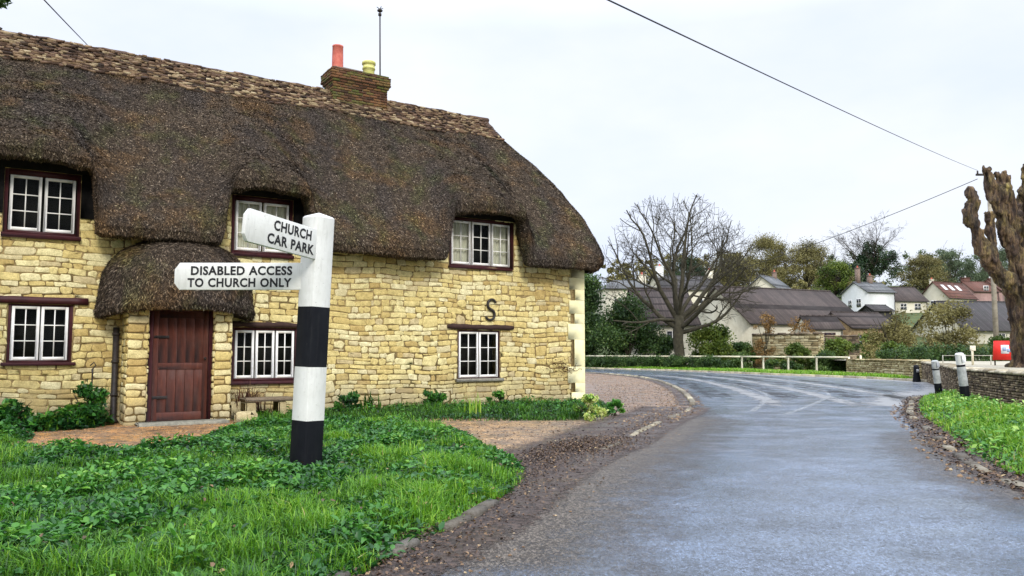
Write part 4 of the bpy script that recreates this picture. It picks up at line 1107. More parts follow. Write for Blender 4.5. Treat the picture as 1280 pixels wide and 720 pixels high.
# ------------------------------------------------------------------ STONE WALLS, TERRACE, FENCE
M['drystone']=stone_mat('dark_dry_stone',[(0,(.06,.045,.035)),(.3,(.12,.09,.065)),(.6,(.19,.145,.10)),(.85,(.28,.22,.15)),(1,(.38,.32,.23))],dirt_amt=.6,dirt=(.05,.045,.02))
M['palestone']=stone_mat('pale_dry_stone',[(0,(.20,.15,.08)),(.4,(.36,.29,.16)),(.75,(.48,.41,.25)),(1,(.56,.50,.34))],dirt_amt=.35,dirt=(.12,.10,.04))
M['gap']=mat_simple('dark_gaps',(.02,.016,.012),(.05,.04,.03),12,.95)
def stone_wall(name,label,line,z0,z1,thick,mats,seed,cope=True,hr=(.05,.11),wr=(.12,.4),cat='wall',tol=0,copeh=.07,side=1,zfun=None):
    """free-standing wall that follows a line; faces on both sides"""
    root=empty(name,(line[0][0],line[0][1],0),0,label,cat)
    o=Vector((line[0][0],line[0][1],0)); L=[Vector((p[0],p[1],0))-o for p in line]; mb=MB(); cb=MB()
    for si,(a,b) in enumerate(zip(L[:-1],L[1:])):
        d=(b-a); ln=d.length; d.normalize(); nn_=Vector((d.y,-d.x,0))
        def P(X,Y,Z): q_=a+d*X+nn_*Y; return (q_.x,q_.y,Z)
        V=[P(x,y,z) for x in (0,ln) for y in (-thick/2+.02,thick/2-.02) for z in (z0,z1)]
        mb.add(V,[(0,1,3,2),(4,6,7,5),(0,4,5,1),(2,3,7,6),(0,2,6,4),(1,5,7,3)],1)
        stones(mb,lambda X,dd,Z:P(X,thick/2-.02+dd,Z),0,ln,z0,z1,seed=seed+si*3,hr=hr,wr=wr,depth=.035,tf=True,gap=.006)
        stones(mb,lambda X,dd,Z:P(X,-thick/2+.02-dd,Z),0,ln,z0,z1,seed=seed+si*3+1,hr=hr,wr=wr,depth=.035,tf=True,gap=.006)
        if si==0: stones(mb,lambda X,dd,Z:P(-dd,X,Z),-thick/2,thick/2,z0,z1,seed=seed+50,hr=hr,wr=wr,depth=.03,tf=True)
        if si==len(L)-2: stones(mb,lambda X,dd,Z:P(ln+dd,X,Z),-thick/2,thick/2,z0,z1,seed=seed+51,hr=hr,wr=wr,depth=.03,tf=True)
        if cope:
            x=0; rg=random.Random(seed+99+si)
            while x<ln-.05:
                w=min(rg.uniform(.3,.7),ln-x+.02); e0=thick/2+rg.uniform(.02,.07); e1=thick/2+rg.uniform(.02,.07); h=copeh*rg.uniform(.7,1.25); t_=rg.uniform(-.012,.012)
                V=[P(X,Y,Z) for X,s in ((x+.008,1),(x+w-.008,-1)) for Y,Z in ((-e0,z1-.005),(-e0-.01,z1+h*.6),(-e0+.05,z1+h+t_*s),(e1-.05,z1+h-t_*s),(e1+.01,z1+h*.55),(e1,z1-.005))]
                F=[(k,(k+1)%6,6+(k+1)%6,6+k) for k in range(6)]+[(0,1,2,3,4,5)[::-1],(6,7,8,9,10,11)]
                cb.add(V,F,0,rg.random()); x+=w
    mb.build('stonework',mats,root)
    if cope: cb.build('coping',mats[2] if len(mats)>2 else mats[0],root,recalc=True)
    return root
M['cope']=stone_mat('pale_coping',[(0,(.26,.22,.16)),(.5,(.42,.37,.28)),(1,(.60,.55,.44))],dirt_amt=.3,dirt=(.12,.11,.05))
TW=[(8.9,3),(9.55,10),(11.35,17.5),(12.85,22.9),(15.9,29.4),(18.9,36.6)]
stone_wall('retaining_wall','dark dry stone retaining wall with pale coping behind the roadside bank',TW,-.1,.80,.42,[M['drystone'],M['gap'],M['cope']],200,hr=(.04,.085),wr=(.12,.36))
M['terrace']=mat_simple('pale_trodden_terrace',(.30,.27,.20),(.44,.40,.31),.8,.9,30,.5,.02)
tag(fill([(p[0]+.1,p[1]) for p in TW]+[(20,45),(21,58),(90,58),(90,3)],.80,'terrace',M['terrace']),kind='structure')
stone_wall('dry_stone_wall','low pale dry stone wall on the far side of the bend',[(18.7,44.5),(19.1,41),(19.35,37.6)],-.1,.86,.4,[M['palestone'],M['gap'],M['palestone']],300,hr=(.07,.14))
# far verge strip with grass
fv=[(6.4,62.6),(10.9,56.1),(13.5,49.9),(15.7,44.5),(17.2,40.7),(17.8,38.2),(19.0,38.2),(18.6,44),(17.5,48),(15,55),(12,60.5),(7,66)]
fvs=smooth_poly(fv,3,True)
verge_mesh(fvs,.10,'far_verge',M['soil'],.4,.5)
rg=np.random.default_rng(31); Q=sample(fvs,260,rg); g=MB(); n=len(Q)
blades(g,np.column_stack([Q,verge_z(Q,fvs,.1,.5)]),rg.uniform(.08,.22,n),np.full(n,.018),rg.uniform(.2,1,n),np.clip(rg.normal(.72,.15,n),0,1),rg)
tag(g.build('grass',M['grass']),'strip of mown grass in front of the white rail fence','grass',kind='stuff')

M['rail']=mat_simple('white_painted_rail',(.64,.58,.40),(.78,.73,.56),4,.6,20,.2,.004)
fpts=[(3.2,64.5),(5.6,63.2),(9.0,61.8),(11.8,60.2),(14.1,57.6),(15.9,55.6),(16.85,53.9),(17.9,52.1),(18.9,49.9),(20.0,47.7),(20.35,46.9)]
fe=empty('rail_fence',(fpts[0][0],fpts[0][1],0),0,'low white single rail fence running round the outside of the bend','fence')
ox,oy=fpts[0]
for i,(x,y) in enumerate(fpts):
    mb=MB(); mb.box(x-ox-.06,x-ox+.06,y-oy-.06,y-oy+.06,-.1,1.02 if i<len(fpts)-1 else 1.1,0,bev=.01); mb.build('post',M['rail'],fe)
for a,b in zip(fpts[:-2],fpts[1:-1]):
    mb=MB(); ax,ay,bx,by=a[0]-ox,a[1]-oy,b[0]-ox,b[1]-oy
    d=Vector((bx-ax,by-ay,0)).normalized(); n_=Vector((d.y,-d.x,0))*.055
    V=[(ax+s*n_.x,ay+s*n_.y,z) for s in (-1,1) for z in (.93,1.035)]+[(bx+s*n_.x,by+s*n_.y,z) for s in (-1,1) for z in (.93,1.035)]
    V=[(v[0]+n_.x*2.1,v[1]+n_.y*2.1,v[2]) for v in V]
    mb.add(V,[(0,1,3,2),(4,6,7,5),(0,4,5,1),(2,3,7,6),(0,2,6,4),(1,5,7,3)]); mb.build('rail',M['rail'],fe,recalc=True)

# ------------------------------------------------------------------ TREES AND SHRUBS
def branch_rec(mb,p,d,r,L,lev,P,rg,tips):
    bd=P.get('bound')
    if bd and lev>0 and bd(p)>1: return
    k=P['seg'][lev] if lev<len(P['seg']) else 3
    pts=[p]; rad=[r]; cur=p.copy(); dd=d.copy()
    for i in range(k):
        j=P['wob']*(1+.4*lev)
        dd=(dd+Vector((rg.gauss(0,j),rg.gauss(0,j),rg.gauss(0,j)+P['up'][min(lev,len(P['up'])-1)]))).normalized()
        if bd and i>0 and bd(cur)>1: break
        cur=cur+dd*(L/k); pts.append(cur.copy()); rad.append(max(r*(1-(i+1)/k*(1-P['taper'])),P['rmin']))
    mb.tube(pts,rad,P['sides'][min(lev,len(P['sides'])-1)],0,rg.random()*.6+.2,cap=False)
    k=len(pts)-1
    if lev>=P['levels']:
        tips.append(pts[-1]); return
    nch=P['kids'][min(lev,len(P['kids'])-1)]
    for c in range(nch):
        u=P['start']+(1-P['start'])*((c+rg.random()*.8)/nch); f=u*k; i=min(int(f),k-1); q_=pts[i].lerp(pts[i+1],f-i)
        t=(pts[i+1]-pts[i]).normalized(); ax=t.orthogonal().normalized(); ax=Matrix.Rotation(rg.uniform(0,6.283),3,t)@ax
        an=R(rg.uniform(*P['ang'])); nd=(Matrix.Rotation(an,3,ax)@t)
        rr=max((rad[i]*(1-(f-i))+rad[i+1]*(f-i))*P['rk'],P['rmin'])
        branch_rec(mb,q_,nd,rr,L*P['lk']*rg.uniform(.7,1.15)*(1.15-.35*u),lev+1,P,rg,tips)
    # leader continues
    branch_rec(mb,pts[-1],dd,rad[-1],L*P['lk']*rg.uniform(.8,1.1),lev+1,P,rg,tips)
M['bark']=mat_simple('grey_brown_bark',(.026,.023,.013),(.065,.056,.034),3,.9,14,.8,.03,tint=.25)
M['twig']=mat_simple('brown_twigs',(.028,.020,.015),(.06,.045,.032),1.5,.9,tint=.3)
# the bare tree in the bend
bt=empty('bare_tree',(12.35,59.4,0),0,'large leafless spreading tree standing behind the hedge in the bend','tree')
tr=MB(); tr.tube([(0,0,-.2),(.0,0,.3),(.05,0,1.2),(-.05,0,2.2),(.0,0,3.2),(.05,0,4.0)],[.62,.50,.40,.38,.40,.36],12,0,.5,rough=.06)
tr.build('trunk',M['bark'],bt,smooth=True)
br=MB(); tips=[]; rgb=random.Random(19)
P=dict(seg=[6,5,4,3,2],wob=.105,up=[.0,.03,.03,.02,.0],taper=.45,rmin=.012,sides=[8,6,4,3,3],levels=4,kids=[3,4,3,2],start=.38,ang=(24,54),rk=.60,lk=.66,bound=lambda p:((p.x-.1)/5.9)**2+(p.y/5.5)**2+((p.z-6.6)/(6.5 if p.z>6.6 else 5.2))**2+.12*mn.noise(p*1.3))
limbs=[(-35,36,6.8,.20,3.0),(182,32,6.8,.20,3.0),(168,60,7.2,.21,3.6),(198,14,6.0,.13,3.6),(120,80,7.6,.22,3.9),(2,54,7.2,.22,3.6),(8,24,6.3,.18,2.7),(15,76,7.6,.21,4.0),(-4,39,6.8,.14,3.4),(20,62,7.4,.17,3.8),(160,72,7.4,.17,3.8),(-95,62,6.0,.16,3.7),(95,52,6.0,.16,3.5)]
for az_,el,L_,r_,z_ in limbs:
    d_=Vector((math.cos(R(az_))*math.cos(R(el)),math.sin(R(az_))*math.cos(R(el)),math.sin(R(el))))
    branch_rec(br,Vector((0,0,z_)),d_,r_,L_*.76,0,P,rgb,tips)
br.build('branches',M['bark'],bt)

def leaf_quads(mb,C,Rr,n,size,rg,tint=(.5,.2),flat=.0,shell=.45,mat=0,updark=True):
    """random little leaf faces in ellipsoid clumps; C (k,3) centres, Rr (k,3) radii"""
    C=np.asarray(C,dtype=float);Rr=np.asarray(Rr,dtype=float)
    k=len(C); i=rg.integers(0,k,n)
    v=rg.normal(0,1,(n,3)); v/=np.linalg.norm(v,axis=1,keepdims=True); rad=(shell+(1-shell)*rg.random(n))[:,None]
    Pp=C[i]+v*rad*Rr[i]*(1+.25*rg.normal(0,1,(n,1)))
    a=rg.normal(0,1,(n,3)); a/=np.linalg.norm(a,axis=1,keepdims=True); b=np.cross(a,rg.normal(0,1,(n,3))); b/=np.linalg.norm(b,axis=1,keepdims=True)
    s_=size*rg.uniform(.6,1.4,n)[:,None]
    V=np.stack([Pp-a*s_,Pp+b*s_*.5,Pp+a*s_,Pp-b*s_*.5],1).reshape(-1,3)
    ct=rg.normal(0,tint[1]*.7,k); t=np.clip(tint[0]+ct[i]+rg.normal(0,tint[1]*.6,n),0,1)
    mb.add(V,np.arange(4*n).reshape(-1,4),mat,np.repeat(t,4))
def clumps(cx,cy,z0,z1,w,d,k,rg,shape='dome',cr=(.16,.3)):
    """clump centres filling a crown outline"""
    C=[];Rr=[]
    for _ in range(k):
        u=rg.random(); 
        prof_={'dome':math.sqrt(max(1-(u*1.0)**2,0))*.95+.08,'cone':(1-u)*.9+.1,'column':(math.sin(math.pi*(.12+.8*u)))**.6,'round':math.sin(math.pi*min(max(u,.04),.97))**.55,'hedge':1}[shape]
        an=rg.uniform(0,6.283); rr=rg.random()**.5*prof_
        C.append((cx+math.cos(an)*rr*w/2*.85,cy+math.sin(an)*rr*d/2*.85,z0+(z1-z0)*(.06+u*.88)))
        r=rg.uniform(*cr)*min(w,(z1-z0)*1.1); Rr.append((r,r*.9,r*.75))
    return np.array(C),np.array(Rr)
def foliage_stops(c0,c1,c2,c3): return [(0,c0),(.35,c1),(.7,c2),(1,c3)]
M['evergreen']=mat_leaf('dark_evergreen_leaves',foliage_stops((.014,.034,.010),(.036,.078,.018),(.08,.14,.03),(.17,.24,.06)),.5,.3,.2)
M['olive']=mat_leaf('olive_winter_leaves',foliage_stops((.085,.078,.03),(.17,.15,.055),(.27,.24,.09),(.40,.36,.15)),.6,.2,.25)
M['yellowgreen']=mat_leaf('yellow_green_leaves',foliage_stops((.04,.07,.012),(.10,.15,.022),(.19,.24,.04),(.33,.36,.08)),.5,.3,.3)
M['orange']=mat_leaf('orange_stems_and_leaves',foliage_stops((.10,.055,.02),(.20,.115,.04),(.30,.18,.06),(.42,.28,.11)),.6,.2,.25)
M['ivy']=mat_leaf('ivy_leaves',foliage_stops((.008,.020,.010),(.018,.042,.016),(.035,.07,.024),(.07,.115,.04)),.45,.35,.15)
M['bluegreen']=mat_leaf('grey_green_far_leaves',foliage_stops((.055,.080,.045),(.10,.135,.07),(.15,.19,.10),(.23,.27,.15)),.6,.2,.2)
M['varieg']=mat_leaf('variegated_leaves',[(0,(.03,.09,.015)),(.4,(.12,.26,.03)),(.65,(.45,.55,.10)),(1,(.75,.75,.40))],.45,.4,.3)

def shrub(name,label,cat,x,y,w,d,h,n,size,matn,seed,shape='dome',k=22,tint=(.5,.2),stems=5,group=None,z0=None,low=.0,crs=(.16,.3),part='foliage'):
    zb=float(hgt(x,y)) if z0 is None else z0
    e=empty(name,(x,y,zb),0,label,cat,group)
    rg=np.random.default_rng(seed); rr=random.Random(seed)
    s_=MB()
    for i in range(stems):
        an=rr.uniform(0,6.283); q_=rr.uniform(.1,.36); tx,ty=math.cos(an)*w*q_,math.sin(an)*d*q_; hh=h*rr.uniform(.6,.92)
        pts=[(tx*.1*u*u+tx*u*u+rr.uniform(-.03,.03),ty*u*u+rr.uniform(-.03,.03),-.05+hh*u) for u in (0,.25,.5,.75,1)]
        r0=max(.02,h*.014); s_.tube(pts,[r0,r0*.8,r0*.6,r0*.4,r0*.2],5,0,rr.random(),cap=False)
    s_.build('stems',M['bark'],e)
    f=MB(); C,Rr=clumps(0,0,low,h,w,d,k,rg,shape,crs); leaf_quads(f,C,Rr,n,size,rg,tint)
    f.build(part,M[matn],e); return e
def tree(name,label,x,y,h,w,trunk_r,n,size,matn,seed,low=.35,shape='round',k=30,tint=(.5,.2),levels=3,shell=.45,group=None,twig='bark',z0=None,kids=(4,4,3),crs=(.14,.26)):
    zb=(float(hgt(x,y)) if z0 is None else z0)-.1
    e=empty(name,(x,y,zb),0,label,'tree',group); rr=random.Random(seed); rg=np.random.default_rng(seed)
    t=MB(); th_=h*low*1.05; t.tube([(0,0,0),(rr.uniform(-.1,.1),0,th_*.5),(rr.uniform(-.2,.2),0,th_),(rr.uniform(-.3,.3),0,h*.62)],[trunk_r*1.3,trunk_r,trunk_r*.8,trunk_r*.4],8,0,.5)
    t.build('trunk',M['bark'],e)
    b=MB(); tips=[]
    Pq=dict(seg=[4,3,3,2],wob=.12,up=[.05,.04,.02,0],taper=.45,rmin=max(.015,size*.07),sides=[5,4,3,3],levels=levels,kids=list(kids),start=.3,ang=(20,55),rk=.55,lk=.6)
    nl=9
    for i in range(nl):
        az_=360*i/nl+rr.uniform(-20,20); el=rr.uniform(18,78); d_=Vector((math.cos(R(az_))*math.cos(R(el)),math.sin(R(az_))*math.cos(R(el)),math.sin(R(el))))
        reach=(w/2)*math.cos(R(el))+(h*(1-low))*math.sin(R(el))
        branch_rec(b,Vector((0,0,h*low*rr.uniform(.75,1.15))),d_,trunk_r*.5,reach*.5,0,Pq,rr,tips)
    cr_=b.build('crown',M[twig],e)
    if n>0:
        f=MB(); C,Rr=clumps(0,0,h*low*.8,h,w,w,k,rg,shape,crs); leaf_quads(f,C,Rr,n,size,rg,tint,shell=shell)
        f.build('foliage',M[matn],cr_)
    return e
# around the bend
shrub('evergreen_tree','tall dark evergreen tree beside the cottage corner',None,6.0,66.5,4.2,4,7.6,16000,.11,'evergreen',41,'column',30,(.45,.25))['category']='tree'
shrub('evergreen_tree','tall green evergreen at the left, half hidden by the cottage',None,2.6,68,4.2,4,6.2,9000,.11,'evergreen',42,'column',26,(.5,.25))['category']='tree'
shrub('laurel_bush','broad dark green bush with branching stems, left of the bare tree','bush',9.2,63.6,4.9,3.6,5.4,20000,.10,'evergreen',43,'dome',34,(.42,.28),8)
shrub('laurel_bush','low dark bush between the broad bush and the bare tree','bush',11.9,62.4,2.8,2,2.3,8000,.09,'evergreen',44,'dome',18,(.38,.25))
shrub('shrub','loose bright green shrub right of the bare tree in front of the barn gable','bush',15.2,60.5,4.2,3,3.7,9000,.10,'yellowgreen',45,'dome',24,(.35,.28),9,crs=(.12,.22))
shrub('shrub','dark green shrub at the corner of the barn','bush',17.2,60.6,2.8,2.4,1.9,7000,.09,'evergreen',46,'dome',18,(.5,.25))
hd_=[(5.6,62.2,2.6),(7.8,61.1,2.8),(10.2,60.0,2.8),(12.1,58.0,2.8),(13.6,56.0,2.6)]
he=empty('clipped_hedge',(9.6,60,0),0,'low dark clipped hedge along the outer kerb in front of the bare tree','hedge'); f=MB(); rg=np.random.default_rng(50)
hl_=smooth_poly([(4.2,63.6),(7,62.0),(10.0,59.7),(12.2,57.0),(14.0,54.6)],14)
C=[];Rr=[]
for (x,y) in hl_:
    for _ in range(4): C.append((x-9.6+rg.normal(0,.28),y-60+rg.normal(0,.28),rg.uniform(.2,.86))); r_=rg.uniform(.25,.42); Rr.append((r_,r_,r_*.75))
leaf_quads(f,C,Rr,32000,.055,rg,(.42,.22)); f.build('foliage',M['evergreen'],he)
st=MB()
for (x,y) in hl_[::2]: st.tube([(x-9.6,y-60,0),(x-9.6+.05,y-60,.5),(x-9.6-.1,y-60,.9)],[.03,.02,.008],4)
st.build('stems',M['bark'],he)
for i,(x,y,w,h_,sd,lab) in enumerate([(16.2,57.2,2.6,1.15,51,'rounded low dark bush behind the fence, nearest the clipped hedge'),(18.3,54.6,3.0,1.0,52,'low dark bush behind the middle of the white rail fence'),(20.2,51.6,3.0,1.25,53,'dark bush behind the right end of the white rail fence')]):
    shrub('low_bush',lab,'bush',x,y,w,1.8,h_,7000,.06,'evergreen',sd,'dome',16,(.5,.22),4)
M['bright']=M['yellowgreen']
shrub('young_tree','slender orange leaved young tree in front of the barn roof, the left one',None,19.0,60.0,2.4,1.8,4.4,2200,.07,'orange',54,'column',40,(.45,.2),9,crs=(.09,.17))['category']='tree'
shrub('young_tree','orange leaved young tree in front of the barn roof, the right one',None,21.9,60.5,3.0,2.2,4.0,2900,.07,'orange',55,'column',50,(.5,.2),10,crs=(.08,.15))['category']='tree'
for (x,y,w,h_,sd,mt,lab,tn) in [(19.7,56.0,2.8,1.9,66,'yellowgreen','rambling green bush against the yellow garden wall',(.3,.2)),
    (21.3,52.5,2.6,2.2,56,'yellowgreen','green and yellow bush at the foot of the garden wall',(.35,.2)),
    (24.3,54.5,3.2,2.5,57,'yellowgreen','leafy green bush in front of the low stone outbuilding',(.3,.2)),
    (27.4,57,3.4,3.3,58,'olive','olive brown bush in front of the outbuilding, right of the green bush',(.4,.2)),
    (23.9,50.5,3.6,3.9,59,'olive','tall golden brown willow bush left of the dark barn roof',(.5,.2)),
    (27.6,50.5,5.0,4.3,60,'olive','broadest golden brown willow bush in front of the dark barn roof',(.55,.2)),
    (24.6,46.5,2.8,2.3,61,'olive','brown bush behind the pale dry stone wall',(.35,.2)),
    (28.3,46,3.2,2.2,62,'yellowgreen','dark green bush behind the right end of the dry stone wall',(.2,.15)),
    (32.5,48,3.6,2.6,63,'olive','brown bush behind the red noticeboard',(.35,.2)),
    (22.2,46.5,2.2,1.9,64,'yellowgreen','green bush behind the left end of the dry stone wall',(.3,.2))]:
    shrub('garden_bush',lab,'bush',x,y,w,2.6,h_,int(5200*w/3),.085,mt,sd,'dome',24,tn,14,crs=(.10,.2))
hb=MB(); he=empty('garden_hedge',(26,44.5,0),0,'dark green unclipped hedge along the terrace behind the dry stone wall','hedge'); rg=np.random.default_rng(70); C=[];Rr=[]
for x in np.arange(-5.5,12,.35):
    for _ in range(4): C.append((x,rg.normal(0,.4),rg.uniform(.3,1.5))); r_=rg.uniform(.3,.5); Rr.append((r_,r_,r_*.8))
leaf_quads(hb,C,Rr,26000,.07,rg,(.4,.25)); hb.build('foliage',M['evergreen'],he)

# pollard ------------------------------------------------------------
M['pollard']=None
def mat_pollard():
    m,nt,b=nodes('mossy_ochre_bark')
    n1=noise_n(nt,4.5,6,.75,'Object',(1,1,.22)); n2=noise_n(nt,20,6,.8,'Object',(1,1,.25)); n3=noise_n(nt,1.3,4,.6)
    c=ramp(nt,n1,[(.36,(.012,.007,.005)),(.46,(.045,.026,.017)),(.56,(.115,.072,.038)),(.70,(.27,.19,.09))])
    c=mix(nt,.75,c,mix(nt,1.0,c,ramp(nt,n2,[(.38,(.2,.18,.16)),(.62,(1.9,1.85,1.7))]),'MULTIPLY'))
    f=ramp(nt,n3,[(.48,(0,0,0)),(.62,(1,1,1))]); c=mix(nt,math_n(nt,'MULTIPLY',f,.45),c,mix(nt,1.0,c,(1.1,1.5,.6),'MULTIPLY'))
    nt.links.new(c,b.inputs['Base Color']); b.inputs['Roughness'].default_value=.85; bump(nt,b,math_n(nt,'ADD',n1,n2),.9,.05); return m
M['pollard']=mat_pollard()
PX,PY=17.05,26.0
pe=empty('pollarded_tree',(PX,PY,.80),0,'massive pollarded tree with cut knobbly limbs standing on the terrace','tree')
pt=MB(); rgq=random.Random(21)
def limb(mb,pts,rads,knob=.0,sub=5):
    Q=smooth_poly(pts,sub); rr=smooth_poly([(r,0) for r in rads],sub)
    Q=[Vector(q) for q in Q]; rr=[max(r[0],.03) for r in rr]
    rr=[r*(1+knob*(mn.noise(Vector((q.x*2.2,q.y*2.2,q.z*2.2)))+.5*mn.noise(q*5))) for q,r in zip(Q,rr)]
    mb.tube(Q,rr,14,0,.5)
limb(pt,[(.05,0,-.3),(.05,0,.3),(0,0,1.2),(-.05,0,2.0),(-.1,0,2.7)],[.98,.80,.70,.70,.80],.12)
pt.tube([(0,0,2.0),(0,0,2.9)],[.62,.45],12)
# px->local helper numbers: 1 m ~ 38 px
L_=[([(-.35,-.1,2.3),(-.95,-.15,2.75),(-1.55,-.2,3.5),(-1.95,-.2,4.4),(-2.15,-.2,5.0),(-2.0,-.2,5.25)],[.40,.33,.25,.22,.24,.15]),
    ([(-2.02,-.2,4.8),(-1.98,-.25,5.3),(-2.06,-.2,5.7)],[.17,.14,.13]),
    ([(-1.55,-.2,3.35),(-1.38,-.15,4.0),(-1.42,-.1,4.7),(-1.46,-.1,4.95)],[.22,.17,.17,.15]),
    ([(-.45,0,2.7),(-.62,.05,3.6),(-1.0,.0,4.9),(-1.25,0,5.9),(-1.42,0,6.45)],[.40,.28,.25,.22,.15]),
    ([(-.3,0,2.9),(-.45,.15,4.0),(-.62,.1,5.2),(-.78,.1,6.2)],[.38,.27,.25,.20]),
    ([(-1.08,0,5.2),(-1.0,-.1,5.8),(-1.02,-.1,6.3)],[.2,.16,.13]),
    ([(0,-.1,2.8),(.08,-.1,3.8),(-.15,-.1,4.7),(-.12,-.1,5.6),(-.18,-.1,6.5)],[.38,.26,.23,.22,.19]),
    ([(.3,.1,2.6),(.8,.2,3.4),(1.05,.2,4.6),(1.1,.2,5.9)],[.38,.30,.26,.22]),
    ([(.2,.4,2.8),(.4,1.0,3.8),(.55,1.3,5.2),(.7,1.4,6.1)],[.34,.26,.22,.18]),
    ([(.5,-.4,2.6),(1.2,-.9,3.4),(1.5,-1.1,4.6)],[.33,.26,.2])]
for pts,rads in L_:
    limb(pt,pts,[r*.76 for r in rads],.55)
    for _ in range(4):
        i=rgq.randrange(1,len(pts)); p=Vector(pts[i]); r=rads[i]
        d_=Vector((rgq.uniform(-1,1),rgq.uniform(-1,1),rgq.uniform(-.2,1))).normalized()
        pt.tube([p,p+d_*r*.9,p+d_*r*1.35],[r*.55,r*.42,r*.2],8)
    tp=Vector(pts[-1])
    for _ in range(5):
        d_=Vector((rgq.uniform(-1,1),rgq.uniform(-1,1),rgq.uniform(.1,1))).normalized(); r=rads[-1]
        pt.tube([tp-Vector((0,0,.15)),tp+d_*r*1.0],[r*.7,r*.4],8)
o=pt.build('trunk',M['pollard'],pe)
rm=o.modifiers.new('r','REMESH'); rm.mode='VOXEL'; rm.voxel_size=.032; rm.use_smooth_shade=True
smo=o.modifiers.new('s','SMOOTH'); smo.factor=.6; smo.iterations=1
dg=bpy.context.evaluated_depsgraph_get(); me=bpy.data.meshes.new_from_object(o.evaluated_get(dg)); o.modifiers.clear(); old=o.data; o.data=me; bpy.data.meshes.remove(old)
co=np.empty(len(me.vertices)*3,dtype=np.float32); me.vertices.foreach_get('co',co); co=co.reshape(-1,3)
nr=np.empty(len(me.vertices)*3,dtype=np.float32); me.vertices.foreach_get('normal',nr); nr=nr.reshape(-1,3)
st_=co*np.array([1,1,.35])
co=co+nr*((fbm(st_,7,3,3)-.5)*.22+(fbm(co,2.6,9,2)-.5)*.12+(fbm(st_,16,5,2)-.5)*.07-np.abs(fbm(co*np.array([1,1,.16]),6.5,15,3)-.5)*.42+.04)[:,None]
me.vertices.foreach_set('co',co.astype(np.float32).ravel()); me.update()
if not me.materials: me.materials.append(M['pollard'])

# ------------------------------------------------------------------ POLE, CABLES, BOARD
M['polewood']=mat_simple('pale_weathered_pole',(.22,.19,.14),(.36,.32,.25),4,.85,20,.4,.01)
PLX,PLY=29.0,48.0
up_=empty('utility_pole',(PLX,PLY,0),0,'thin wooden utility pole behind the pollarded tree, carrying overhead cables','pole')
mb=MB(); mb.tube([(0,0,-.2),(0,0,12.3)],[.16,.115],10); mb.build('pole',M['polewood'],up_)
mb=MB(); mb.box(-.75,.25,-.05,.05,12.0,12.12); mb.tube([(-.65,0,12.1),(-.65,0,12.3)],.05,8); mb.tube([(-.1,0,12.1),(-.1,0,12.35)],.05,8); mb.build('bracket',M['iron'],up_)
M['cable']=mat_simple('black_cable',(.02,.02,.022),(.03,.03,.032),5,.6)
def cable(label,a,b,sag,r,n=40):
    a=Vector(a);b=Vector(b); e=empty('overhead_cable',a,0,label,'cable')
    pts=[]
    for i in range(n+1):
        u=i/n; p=a.lerp(b,u)-a; p.z-=sag*4*u*(1-u); pts.append(p)
    mb=MB(); mb.tube(pts,r,6); o=mb.build('wire',M['cable'],e); return e
def single_cable(label,pts,r):
    mb=MB(); o0=Vector(pts[0]); mb.tube([Vector(p)-o0 for p in pts],r,6); o=mb.build('overhead_cable',M['cable']); o.location=o0
    return tag(o,label,'cable')
def catenary(a,b,sag,n=40):
    a=Vector(a);b=Vector(b); return [tuple(a.lerp(b,i/n)-Vector((0,0,sag*4*(i/n)*(1-i/n)))) for i in range(n+1)]
single_cable('dark overhead cable crossing the sky above the road to the pole',catenary((28.35,48,12.33),(-4.4,1.0,4.0),.12,60),.010)
single_cable('dark overhead cable from the pole down towards the barn roofs',catenary((28.33,48,11.8),(18.3,72.3,8.1),.35),.02)
single_cable('thin grey cable running down behind the ridge of the cottage roof',catenary((-2.2,1.2,3.4),(-12.2,23,10.0),.03),.010)

M['red']=mat_simple('red_board',(.62,.02,.015),(.70,.035,.025),5,.45)
M['paper']=mat_simple('white_notice_paper',(.70,.74,.80),(.8,.82,.86),12,.6)
M['paleblue']=mat_simple('pale_blue_print',(.25,.33,.50),(.35,.42,.6),12,.6)
nb=empty('noticeboard',(18.35,30.0,.80),R(-8),'red noticeboard with a white notice on it, standing by the pollarded tree','sign')
mb=MB(); V=[(-.36,-.03,.20),(.38,-.03,.20),(.33,-.03,.92),(-.30,-.03,.92)]; V+=[(x,.03,z) for x,_,z in V]
mb.add(V,[(0,1,2,3),(7,6,5,4),(0,4,5,1),(1,5,6,2),(2,6,7,3),(3,7,4,0)]); mb.build('board',M['red'],nb,recalc=True)
mb=MB(); mb.box(-.08,.20,-.045,-.031,.44,.76); mb.build('notice',M['paper'],nb)
mb=MB(); mb.box(-.03,.10,-.05,-.046,.53,.68); mb.box(.12,.27,-.05,-.046,.50,.62); mb.build('print',M['paleblue'],nb)
for x in (-.27,.28):
    mb=MB(); mb.box(x-.02,x+.02,.031,.07,-.02,.9); mb.build('leg',M['iron'],nb)
sp=empty('small_sign_post',(17.55,30.6,.80),0,'thin pale post with a small cream plate, left of the red noticeboard','sign')
mb=MB(); mb.box(-.03,.03,-.03,.03,-.02,.66); mb.build('post',M['rail'],sp); mb=MB(); mb.box(-.11,.11,-.05,-.032,.55,.74,0,bev=.005); mb.build('plate',M['rail'],sp)
M['thinrail']=mat_simple('pale_tube_rail',(.40,.38,.30),(.5,.48,.4),6,.5)
tf=empty('tube_rail',(16.9,31.5,.8),0,'thin pale tube rail behind the red noticeboard','fence')
mb=MB(); mb.tube([(0,0,.36),(6,.6,.36)],.014,6); mb.build('rail',M['thinrail'],tf)
for x in (0,2,4,6): mb=MB(); mb.tube([(x,x*.1,-.02),(x,x*.1,.38)],.018,6); mb.build('post',M['thinrail'],tf)
